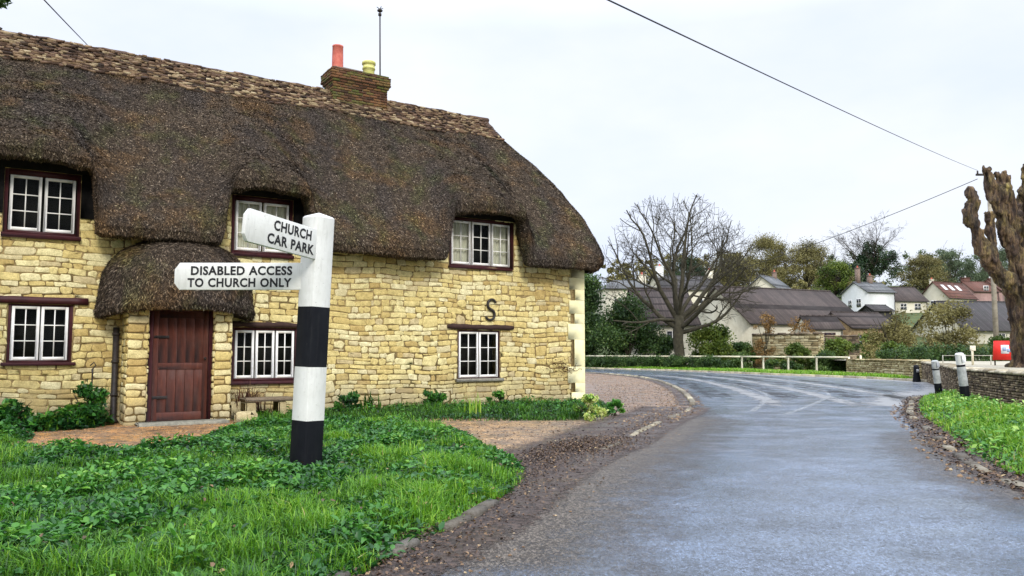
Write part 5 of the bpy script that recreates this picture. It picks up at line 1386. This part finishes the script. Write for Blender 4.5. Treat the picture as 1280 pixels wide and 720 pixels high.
# ------------------------------------------------------------------ FAR BUILDINGS
def mat_tiles(name,c0,c1,c2,sc=2.2,moss=None):
    m,nt,b=nodes(name)
    br=nt.nodes.new('ShaderNodeTexBrick'); tc=nt.nodes.new('ShaderNodeTexCoord'); mp=nt.nodes.new('ShaderNodeMapping'); mp.inputs['Rotation'].default_value=(R(55),0,0)
    nt.links.new(tc.outputs['Object'],mp.inputs[0]); nt.links.new(mp.outputs[0],br.inputs['Vector'])
    br.inputs['Scale'].default_value=sc; br.inputs['Color1'].default_value=(*c0,1); br.inputs['Color2'].default_value=(*c1,1); br.inputs['Mortar'].default_value=(*[x*.35 for x in c0],1)
    br.inputs['Mortar Size'].default_value=.03; br.inputs['Row Height'].default_value=.3; br.inputs['Brick Width'].default_value=.5
    c=mix(nt,ramp(nt,noise_n(nt,.9,5,.7),[(.4,(0,0,0)),(.7,(.8,.8,.8))]),br.outputs['Color'],c2)
    nt.links.new(c,b.inputs['Base Color']); b.inputs['Roughness'].default_value=.85; b.inputs['Specular IOR Level'].default_value=.12
    bump(nt,b,br.outputs['Fac'],-.4,.02); return m
M['t_brown']=mat_tiles('brown_roof_tiles',(.066,.052,.048),(.098,.077,.068),(.052,.044,.040))
M['t_grey']=mat_tiles('grey_slate_roof',(.13,.13,.135),(.18,.18,.18),(.10,.11,.11))
M['t_dark']=mat_tiles('dark_grey_roof',(.060,.054,.055),(.085,.078,.078),(.05,.05,.045))
M['t_red']=mat_tiles('red_brown_roof',(.13,.06,.045),(.17,.085,.065),(.09,.055,.045))
M['w_pale']=mat_simple('pale_rendered_stone',(.58,.53,.41),(.74,.69,.56),.9,.9,6,.3,.02)
M['w_white']=mat_simple('white_render',(.72,.72,.70),(.80,.80,.79),.7,.85,8,.15,.01)
M['w_cream']=mat_simple('cream_render',(.58,.53,.40),(.68,.63,.50),.7,.85,8,.15,.01)
M['w_pink']=mat_simple('pinkish_brick',(.32,.20,.18),(.42,.27,.24),1.4,.9,14,.3,.01)
M['w_stone']=mat_simple('orange_rubble_wall',(.24,.15,.08),(.46,.35,.20),3.0,.9,6,.6,.04)
M['dark_pane']=mat_simple('dark_window_glass',(.02,.022,.026),(.05,.055,.06),2,.12,spec=.6)
M['ch_brick']=mat_simple('chimney_brick',(.14,.10,.08),(.24,.17,.13),5,.9,20,.4,.01)
def building(name,label,x,y,rot,L,W,h,rise,wall,roofm,z0=None,wins=(),chims=(),ov=.22,ridge_frac=(0,1),skyl=(),cat='house',drop=1.5,doors=()):
    """x,y = near left corner on the ground; local X along the ridge, Y to the back"""
    z=float(hgt(x,y)) if z0 is None else z0
    e=empty(name,(x,y,z),R(rot),label,cat)
    mb=MB(); ra,rb=ridge_frac
    V=[(0,0,-drop),(L,0,-drop),(L,W,-drop),(0,W,-drop),(0,0,h),(L,0,h),(L,W,h),(0,W,h)]
    F=[(0,1,5,4),(1,2,6,5),(2,3,7,6),(3,0,4,7)]
    if ra==0: V.append((0,W/2,h+rise-.02)); F.append((4,8,7) if False else (7,4,len(V)-1))
    if rb==1: V.append((L,W/2,h+rise-.02)); F.append((5,6,len(V)-1))
    mb.add(V,F); mb.build('wall',M[wall],e)
    r=MB(); t=.13; sl=rise/(W/2); dz=ov*sl
    xa=-ov if ra==0 else ra*L; xb=L+ov if rb==1 else rb*L
    ea,eb=-ov,L+ov
    top=[(ea,-ov,h-dz+t),(eb,-ov,h-dz+t),(xb,W/2,h+rise+t),(xa,W/2,h+rise+t),(ea,W+ov,h-dz+t),(eb,W+ov,h-dz+t)]
    bot=[(a,b,c-t) for a,b,c in top]
    V=top+bot
    F=[(0,1,2,3),(3,2,5,4),(7,6,9,8),(8,9,10,11),(0,6,7,1),(4,5,11,10)]
    if ra==0: F+= [(0,3,9,6),(3,4,10,9)]
    else: F+= [(0,3,4),(6,10,9),(0,4,10,6)]
    if rb==1: F+= [(1,7,8,2),(2,8,11,5)]
    else: F+= [(1,5,2),(7,8,11),(1,7,11,5)]
    r.add(V,F); 
    # ridge tiles
    n_=max(3,int((xb-xa)/.45))
    for i in range(n_):
        a=xa+(xb-xa)*i/n_; b_=xa+(xb-xa)*(i+1)/n_-.02
        r.tube([(a,W/2,h+rise+t-.02),(b_,W/2,h+rise+t-.02)],.10,6,0)
    rf=r.build('roof',M[roofm],e,recalc=True)
    g=MB(); g.tube([(ea,-ov-.05,h-dz+.03),(eb,-ov-.05,h-dz+.03)],.055,6); g.tube([(L-.1,-.08,h-dz),(L-.1,-.08,-.3)],.04,6); g.build('gutter',M['iron'],e)
    for wd in wins:
        face,a,zb,ww,wh=wd[:5]; fm=wd[5] if len(wd)>5 else 'white'
        def bx(mb_,u0,u1,z0_,z1_,d0,d1):
            if face=='f': mb_.box(u0,u1,-d1,-d0,z0_,z1_)
            else: mb_.box(-d1,-d0,u0,u1,z0_,z1_)
        m1=MB(); bx(m1,a,a+ww,zb,zb+wh,-.05,.03); f_=m1.build('window',M[fm],e)
        m2=MB(); nn_=2 if ww>.7 else 1
        for i in range(nn_):
            u0=a+.06+(ww-.06)*i/nn_; u1=a+(ww-.06)*(i+1)/nn_+ .0
            for j in range(2):
                bx(m2,u0,u1,zb+.06+(wh-.06)*j/2,zb+(wh-.06)*(j+1)/2,.031,.036)
        m2.build('pane',M['dark_pane'],f_)
    for (face,a,ww,hh,cm) in doors:
        m1=MB(); 
        if face=='f': m1.box(a,a+ww,-.04,.05,0,hh)
        else: m1.box(-.04,.05,a,a+ww,0,hh)
        m1.build('door',M[cm],e)
    for c in chims:
        cxx,cyy,w_,d_,hh=c[:5]; cm=c[5] if len(c)>5 else 'ch_brick'
        zr=h+rise*(1-abs(cyy-W/2)/(W/2)); m1=MB(); m1.box(cxx-w_/2,cxx+w_/2,cyy-d_/2,cyy+d_/2,zr-.6,zr+hh-.12); m1.box(cxx-w_/2-.05,cxx+w_/2+.05,cyy-d_/2-.05,cyy+d_/2+.05,zr+hh-.12,zr+hh)
        k=m1.build('chimney',M[cm],rf); m2=MB(); lathe(m2,cxx,cyy,[(.13,zr+hh),(.11,zr+hh+.3),(.13,zr+hh+.32),(.09,zr+hh+.32)],10); m2.build('chimney_pot',M['pot_red'] if len(c)<7 else M[c[6]],rf)
    for (u,v,w_,l_) in skyl:
        # rooflight lying in the front slope
        def q_(uu,vv,o): return (uu,vv*W/2,h+vv*rise+t+o)
        m1=MB(); V=[q_(u,v,.03),(u+w_,v*W/2,h+v*rise+t+.03),(u+w_,(v+l_)*W/2,h+(v+l_)*rise+t+.03),q_(u,v+l_,.03)]; V+=[(a_,b_,c_+.05) for a_,b_,c_ in V]
        m1.add(V,[(4,5,6,7),(0,1,5,4),(1,2,6,5),(2,3,7,6),(3,0,4,7)]); m1.build('rooflight',M['w_white'],rf)
    return e
building('barn','long barn with plain pale gable and big brown tiled roof behind the bare tree',20.3,68.2,25,13.7,8.6,3.1,3.25,'w_pale','t_brown',z0=.75,cat='barn',wins=[('f',8.5,1.0,1.0,1.1)],ov=.25)
building('cottage','small cottage with brown tiled roof left of the bare tree',10.7,65.5,8,4.6,6,3.3,2.9,'w_pale','t_brown',z0=.45,wins=[('f',2.0,1.1,1.0,1.5),('f',.5,1.1,.8,1.2)],ov=.3)
building('house','pale house with shallow grey roof far behind the cottage corner',11.2,95,6,6.0,6,5.0,1.1,'w_pale','t_grey',chims=[(5.2,3,.9,.6,.9,'w_cream')],wins=[('f',1.0,2.6,1.0,1.2),('f',3.4,2.6,1.0,1.2)],ridge_frac=(.25,.8))
building('house','dark roofed house with white chimney far behind the bare tree crown',19.2,102,10,8.5,6.5,4.6,1.9,'w_cream','t_dark',chims=[(.8,3,.9,.6,1.5,'w_white'),(7.8,3,.8,.6,1.1,'w_cream')],wins=[('f',1.5,2.2,1.0,1.2),('f',5,2.2,1.0,1.2)])
building('house','small pale gabled house with grey roof above the barn ridge',35.5,107,48,5.0,4.4,4.5,1.7,'w_cream','t_grey',chims=[(4.4,2.2,.5,.5,.9)],wins=[('g',1.6,2.4,1.0,1.1)])
building('house','white rendered house with grey slate roof and two tall chimneys, right of the barn roof',52.6,118,17,4.9,5.6,3.4,1.55,'w_white','t_grey',chims=[(.7,2.8,.5,.6,2.3,'ch_brick'),(2.9,2.8,.6,.6,1.2,'ch_brick')],wins=[('f',.6,.4,.8,.6),('f',3.0,.4,1.0,.8),('g',1.4,1.2,1.0,1.3),('g',3.4,1.2,.8,1.2)],doors=[('f',2.0,.8,.9,'t_dark')])
building('house','low cream house with brown roof next to the white house',57.9,121,10,5.6,6,1.9,2.2,'w_cream','t_brown',wins=[('f',1.0,.5,1.1,1.0),('f',3.4,.5,1.1,1.0)],ridge_frac=(0,1))
building('house','cream gabled house with three white rooflights in a red brown roof',68.4,125,30,7.5,5.0,2.2,2.5,'w_cream','t_red',wins=[('g',2.0,.8,1.0,1.0)],skyl=[(1.0,.45,.8,.32),(2.9,.45,.8,.32),(4.8,.45,.8,.32)],chims=[(.3,2.9,.5,.5,.9,'w_cream')])
building('house','pink gabled house at the far right behind the rooflights',86.0,141,50,6,3.6,2.6,1.6,'w_pink','t_red',wins=[('g',1.2,1.3,1.0,1.1)],chims=[(3.2,1.8,.7,.6,.7,'t_red','w_white')])
building('house','brown roofed house between the rooflights and the trees on the far right',80.5,139,12,5,5,2.4,1.8,'w_pink','t_red',chims=[(1.0,3,1.3,.8,1.2,'t_red','w_white')],wins=[('f',2,2.3,1,1.1)])
building('barn','low cream walled barn with broad dark tiled roof left of the pollarded tree',46.2,81.5,8,12.5,8.6,1.5,3.0,'w_cream','t_dark',cat='barn',wins=[('f',3.5,.3,.9,.8),('f',8.5,.3,.9,.8)],ov=.3)
building('outbuilding','low stone outbuilding with brown roof and pale gable in front of the big barn',26.5,62.4,20,4.6,4.2,3.05,1.2,'w_stone','t_brown',z0=.15,cat='outbuilding',wins=[('f',.6,1.7,.35,.8,'redwood'),('f',2.4,1.3,.6,.8,'redwood'),('g',1.5,2.4,1.0,.35,'redwood')],ov=.15)
building('outbuilding','pale lean-to with dark opening at the right end of the garden wall',23.0,62.0,4,2.7,2.6,3.0,.95,'w_pale','t_brown',z0=.1,cat='outbuilding',wins=[('f',1.2,2.35,.9,.35,'redwood')],ov=.12)
building('outbuilding','dark shed roof in front of the white house',45.8,101,12,2.6,3,1.9,.7,'t_dark','t_dark',cat='outbuilding')
stone_wall('garden_wall','high yellow stone garden wall with dark coping below the barn roof',[(18.4,61.0),(21.9,56.6)],-.1,2.55,.4,[M['palestone'],M['gap'],M['drystone']],400,hr=(.12,.22),wr=(.25,.6),copeh=.14)
stone_wall('garden_wall','shadowy brown garden wall right of the yellow garden wall',[(22.3,56.9),(25.0,58.0)],-.1,2.4,.35,[M['drystone'],M['gap'],M['drystone']],410,hr=(.12,.22),wr=(.25,.6),copeh=.12)

# ------------------------------------------------------------------ TREES ON THE HILL
HT=[('olive brown bushy tree on the hill behind the bare tree crown, leftmost',46,168,10,13,'olive'),('tall olive brown tree on the hill above the small gabled house',55,172,13.5,14,'olive'),
 ('olive brown tree with a pale trunk on the hill, left of the ivy tree',64.5,174,12.5,13,'olive'),('yellowish tree low on the hill above the barn roof',64,158,8,9,'yellowgreen'),('thin brown leafless tree between the olive trees and the ivy tree',70.5,178,13,9,None),
 ('brown olive tree right of the ivy tree',89,172,9.5,11,'olive'),('broad grey green tree at the right of the hill skyline',98,178,10,15,'bluegreen'),('grey green tree at the far right of the hill skyline behind the pollarded tree',110,180,10.5,15,'bluegreen'),
 ('low olive tree behind the rooflight house',104,160,7.5,9,'olive'),('dark green tree low on the hill left of the white house',67.5,160,7.5,9,'ivy'),('small dark green tree on the hill behind the bare tree, left part',36,165,9,10,'ivy'),('grey green tree filling the gap behind the pink house',108,165,7,12,'bluegreen'),
 ('olive tree at the edge of the hill wood behind the pollarded tree',145,180,13,14,'olive')]
for i,(lab,x,y,h,w,mt) in enumerate(HT):
    tree('hill_tree',lab,x,y,h*.92,w*1.05,.28,0 if mt is None else int(620*w*w**.4),.14,mt or 'olive',500+i,low=.12,k=60,tint=(.42,.28),levels=3,group='trees on the hill behind the village',twig='twig',kids=(3,3,2),shape='dome',shell=.15,crs=(.12,.24))
# ivy clad tree with bare spreading top
iv=tree('ivy_clad_tree','tall ivy clad tree with a bare fan of branches behind the white house',77.5,172,16.3,13.5,.34,0,.2,'ivy',600,low=.3,levels=4,twig='twig',kids=(4,3,3))
f=MB(); rg=np.random.default_rng(61)
C=[];Rr=[]
for (x,z,w_,h_) in ((0,5,3.0,4.5),(-2.6,9,1.5,2.6),(-.6,11,1.7,3.2),(1.6,9.5,1.6,2.8),(4.4,7.5,1.8,2.6),(-4.6,6.5,1.7,2.4),(-.5,8,2.6,2.6),(5.6,9.6,1.0,1.5)):
    for _ in range(7):
        C.append((x*.8+rg.normal(0,w_*.4),rg.normal(0,1.3),z*.85+rg.normal(0,h_*.4))); r_=rg.uniform(.6,1.2); Rr.append((r_,r_,r_*1.2))
leaf_quads(f,C,Rr,8000,.20,rg,(.5,.28)); f.build('ivy',M['ivy'],iv)
# the wood that closes the view
def wood(x0,x1,y0,y1,n,hr,seed,label,matn,size=.3):
    rg=np.random.default_rng(seed); C=[];Rr=[]
    for _ in range(n):
        x,y=rg.uniform(x0,x1),rg.uniform(y0,y1); h=rg.uniform(*hr); z=float(hgt(x,y)); w=h*.5
        for k in range(7):
            u=rg.random(); C.append((x+rg.normal(0,w*.3),y+rg.normal(0,w*.3),z+h*(.12+.8*u))); r_=w*rg.uniform(.22,.42)*(1.1-.5*u); Rr.append((r_,r_,r_*.85))
    mb=MB(); leaf_quads(mb,C,Rr,n*520,size,rg,(.42,.26),shell=.35); return tag(mb.build('far_wood',M[matn]),label,'woodland',kind='stuff')
wood(10,80,186,206,46,(6,10),71,'mixed brown green wood closing the view behind the hill trees, left part','olive')
wood(80,190,186,206,60,(7,10.5),72,'grey green wood closing the view behind the hill trees, right part','bluegreen')
wood(20,150,140,160,34,(2.5,5),73,'scrubby brown green undergrowth on the slope behind the houses','olive',.2)
wood(-30,10,74,100,26,(4,6.5),74,'dark green trees behind the cottage, seen past its corner','evergreen',.2)
wood(-120,10,120,200,50,(5,8),75,'wooded slope far behind the cottage','olive',.35)

# ------------------------------------------------------------------ PLANTS AND THINGS BY THE COTTAGE
hx,hy=1.45,15.5
shrub('variegated_shrub','small yellow and green variegated shrub at the corner of the cottage','bush',hx,hy,.75,.6,.47,1500,.035,'varieg',81,'dome',12,(.62,.25),5,z0=0.0,crs=(.14,.24))
hx,hy=2.1,16.4
shrub('low_plant','low dark green plant right of the variegated shrub at the cottage corner','plant',hx,hy,.7,.5,.30,700,.035,'herb',82,'dome',8,(.4,.2),3,z0=0.0)
for (s_,dd,w,h_,n,mt,sd,lab) in [(3.2,-.45,.7,.5,700,'herb',83,'leafy dark green plant at the wall just right of the signpost'),(5.2,-.5,.95,.45,900,'herb',84,'rounded dark green plant at the wall left of the lower right window'),
    (6.9,-.5,.75,.40,700,'herb',85,'dark green plant at the wall below the lower right window'),(-1.6,-.5,.95,.75,1300,'herb',86,'bushy green plant against the wall left of the porch'),(-2.7,-.55,1.2,.62,1500,'herb',87,'wide leafy plant under the lower left window'),
    (-3.8,-.6,1.2,.6,1400,'herb',88,'leafy plant at the far left of the cottage wall')]:
    hx,hy,_=hl(s_,dd); shrub('wall_plant',lab,'plant',hx,hy,w,.5,h_,n,.045,mt,sd,'dome',12,(.33,.22),5,z0=0.0,crs=(.14,.26))
# iris-like tuft
ir=empty('iris_plant',(-.76,16.0,0),0,'tall upright yellow green sword leaved plant in front of the lower right window','plant'); g=MB(); rg=np.random.default_rng(90); n=26
blades(g,np.column_stack([rg.normal(0,.08,n),rg.normal(0,.08,n),np.zeros(n)]),rg.uniform(.35,.6,n),np.full(n,.012),rg.uniform(.05,.4,n),rg.uniform(.6,1,n),rg); g.build('leaves',M['grass'],ir)
ir=empty('sword_leaf_plant',hl(3.65,-.5),0,'dark sword leaved plant at the wall right of the signpost','plant'); g=MB(); n=34
blades(g,np.column_stack([rg.normal(0,.1,n),rg.normal(0,.08,n),np.zeros(n)]),rg.uniform(.3,.6,n),np.full(n,.02),rg.uniform(.1,.8,n),rg.uniform(.05,.35,n),rg); g.build('leaves',M['grass'],ir)
# stone bench with slab and dead plant
bx_,by_,_=hl(1.42,-.75); be=empty('stone_bench',(bx_,by_,0),HROT,'low dark slab bench on two stone blocks right of the porch','bench')
mb=MB(); V=[]; mb.box(-.42,.52,-.24,.22,.36,.43,0,bev=.02); mb.build('slab',M['drystone'],be)
for x,w in ((-.30,.2),(.30,.16)): mb=MB(); mb.box(x-w/2,x+w/2,-.2,.2,-.05,.358,0,bev=.025); mb.build('support',M['palestone'],be)
for k,(x,y,z,w_,d_,h_) in enumerate([(.98,-1.15,0,.36,.3,.2),(.95,-.35,0,.3,.26,.34),(2.1,-.95,0,.2,.2,.14)]):
    wx,wy,_=hl(x,y); mb=MB(); mb.box(-w_/2,w_/2,-d_/2,d_/2,-.03,h_,0,.6+.1*k,bev=.05); o=mb.build('loose_stone',M['palestone']); o.location=(wx,wy,0); o.rotation_euler=(0,0,k*.7)
    tag(o,['flat yellow stone lying beside the right porch pier','taller yellow stone against the wall by the right porch pier','small yellow stone at the right foot of the slab bench'][k],'stone')
dx_,dy_,_=hl(1.2,-.45); de=empty('withered_plant',(dx_,dy_,.0),HROT,'withered reddish brown plant rising behind the slab bench','plant'); g=MB(); rg=np.random.default_rng(92); n=90
M['dead']=mat_leaf('withered_leaves',[(0,(.03,.012,.010)),(.5,(.09,.035,.02)),(1,(.20,.12,.06))],.7,.2,.1)
blades(g,np.column_stack([rg.normal(0,.14,n),rg.normal(0,.06,n)+.1,np.full(n,.05)]),rg.uniform(.45,.85,n),np.full(n,.011),rg.uniform(.1,.9,n),rg.random(n),rg); g.build('leaves',M['dead'],de)
wx,wy,_=hl(-1.52,-.42); ge=empty('garden_stake',(wx,wy,0),HROT,'dark iron stake with hooked head standing left of the porch','stake')
mb=MB(); mb.tube([(0,0,-.1),(0,0,.92),(0,0,1.0)],[.014,.014,.02],6); mb.tube([(0,0,1.0),(.05,0,1.06),(.02,0,1.12),(-.04,0,1.06)],.012,6); mb.tube([(0,0,.78),(-.10,.0,.62)],.012,6); mb.build('stake',M['iron'],ge)
# creeper on the wall near the right corner
ce=empty('wall_creeper',hl(9.3,-.06,.75),HROT,'sparse brown creeper on the wall by the cream quoins','creeper'); mb=MB(); rr=random.Random(8)
for k in range(7):
    x,z=rr.uniform(-.1,.2),rr.uniform(0,.2); pts=[(x,0,z)]
    for j in range(6): x+=rr.uniform(-.16,.03) if k<5 else rr.uniform(0,.12); z+=rr.uniform(-.05,.08); pts.append((x,rr.uniform(-.02,.0),z))
    mb.tube(pts,.006,4)
mb.build('stems',M['dead'],ce); g=MB(); n=150; rg=np.random.default_rng(93)
leaves(g,np.column_stack([rg.normal(-.35,.3,n),rg.uniform(-.05,-.01,n),rg.normal(.22,.12,n)]),rg.uniform(.025,.05,n),rg.uniform(.01,.018,n),rg.normal(0,.8,n),rg.uniform(0,.6,n),rg); g.build('leaves',M['dead'],ce)
# climber by the upper left window
ce=empty('climbing_plant',hl(-3.55,-.12,0),HROT,'green climbing plant reaching the upper left window from the left','plant'); mb=MB()
mb.tube([(-.1,0,0),(-.15,-.02,1),(-.05,-.02,2),(-.12,-.03,3),(.0,-.05,3.7),(.35,-.12,3.95)],[.03,.025,.02,.018,.014,.006],6); mb.build('stem',M['bark'],ce)
g=MB(); C=[(.40,-.14,3.92),(.30,-.12,3.75),(.15,-.1,4.0),(-.1,-.1,3.6),(-.15,-.1,3.0),(-.1,-.1,2.4)]; leaf_quads(g,C,[(.13,.08,.14)]*6,420,.03,rg,(.65,.2)); g.build('leaves',M['yellowgreen'],ce)
# overhanging tree, only a spray of it reaches into the top left corner
ot=empty('overhanging_tree',(-10.2,6.4,0),0,'tree at the left whose dark leafy spray hangs into the top left corner','tree')
mb=MB(); mb.tube([(0,0,-.1),(.1,0,2),(.0,.1,4),(.2,.2,6)],[.26,.2,.17,.1],10); mb.build('trunk',M['bark'],ot)
mb=MB(); mb.tube([(.1,.1,4.2),(1.6,.8,5.0),(3.2,1.2,5.1),(4.4,1.5,4.85),(4.95,1.6,4.62)],[.09,.06,.035,.018,.006],6); 
for a_,b_ in (((3.2,1.2,5.1),(3.6,1.0,5.4)),((4.2,1.45,4.9),(4.75,1.4,5.0)),((4.5,1.5,4.82),(4.95,1.45,4.75)),((0.1,0,4),(-1.8,-.5,5.8)),((0.1,.1,5),(1.2,-1,6.8))): mb.tube([a_,b_],[.015,.005] if a_[0]>3 else [.08,.03],5)
br_=mb.build('crown',M['bark'],ot)
g=MB(); rg=np.random.default_rng(95); leaf_quads(g,[(4.78,1.5,4.98),(4.6,1.45,5.1),(4.35,1.4,5.1),(4.98,1.5,4.88)],[(.16,.2,.12),(.22,.25,.14),(.3,.3,.2),(.09,.12,.07)],420,.032,rg,(.45,.2))
leaf_quads(g,[(3.4,1.2,5.4),(2.4,1,5.5),(1.2,.4,6),(0,0,6.6),(-1.5,-.5,6.2),(1,-1,7)],[(.7,.7,.5),(.8,.8,.6),(1.2,1.2,.9),(1.3,1.3,1),(1.2,1.2,.9),(1,1,.8)],5000,.06,rg,(.45,.2))
g.build('foliage',M['evergreen'],br_)

# ------------------------------------------------------------------ LIGHT, SKY, CAMERA
w=bpy.data.worlds.new('World'); SC.world=w; w.use_nodes=True; nt=w.node_tree; bg=nt.nodes['Background']
sky=nt.nodes.new('ShaderNodeTexSky'); sky.sky_type='NISHITA'; sky.sun_disc=False
SE,SA=R(33),R(163)     # sun height, compass direction it comes from (degrees clockwise from +Y)
sky.sun_elevation=SE; sky.sun_rotation=SA; sky.air_density=1.0; sky.dust_density=2.0
tc=nt.nodes.new('ShaderNodeTexCoord'); sp=nt.nodes.new('ShaderNodeSeparateXYZ'); nt.links.new(tc.outputs['Generated'],sp.inputs[0])
cn=N(nt,'ShaderNodeTexNoise',Scale=2.0,Detail=5,Roughness=.55); mp=nt.nodes.new('ShaderNodeMapping'); mp.inputs['Scale'].default_value=(1,1,2.2)
nt.links.new(tc.outputs['Generated'],mp.inputs[0]); nt.links.new(mp.outputs[0],cn.inputs['Vector'])
elev=ramp(nt,sp.outputs[2],[(0,(6.1,6.4,7.0)),(.38,(6.4,6.6,7.1)),(.7,(16,17,18.5)),(1,(21,22,24))])
cl=mix(nt,1.0,elev,ramp(nt,cn.outputs['Fac'],[(.36,(.84,.89,1.0)),(.62,(1.0,1.0,1.0))]),'MULTIPLY')
c=mix(nt,.94,sky.outputs[0],cl); nt.links.new(c,bg.inputs[0]); bg.inputs[1].default_value=.10
sun=bpy.data.lights.new('sun','SUN'); sun.energy=1.5; sun.angle=R(14); sun.color=(1,.965,.90)
so=bpy.data.objects.new('sun',sun); COL.objects.link(so)
dirv=Vector((math.sin(SA)*math.cos(SE),math.cos(SA)*math.cos(SE),math.sin(SE)))
so.rotation_euler=dirv.to_track_quat('Z','Y').to_euler(); so.location=(0,0,30)
cam=bpy.data.cameras.new('camera'); cam.lens=28.125; cam.sensor_width=36; cam.clip_end=5000; cam.clip_start=.05
co_=bpy.data.objects.new('camera',cam); COL.objects.link(co_); co_.location=(0,0,1.3); co_.rotation_euler=(R(90)+math.atan(.08),0,0)
SC.camera=co_
SC.view_settings.view_transform='Standard'; SC.view_settings.look='None'; SC.view_settings.gamma=1; SC.view_settings.exposure=0.70
SC.view_settings.use_curve_mapping=False
SC.cycles.max_bounces=6; SC.cycles.transparent_max_bounces=12
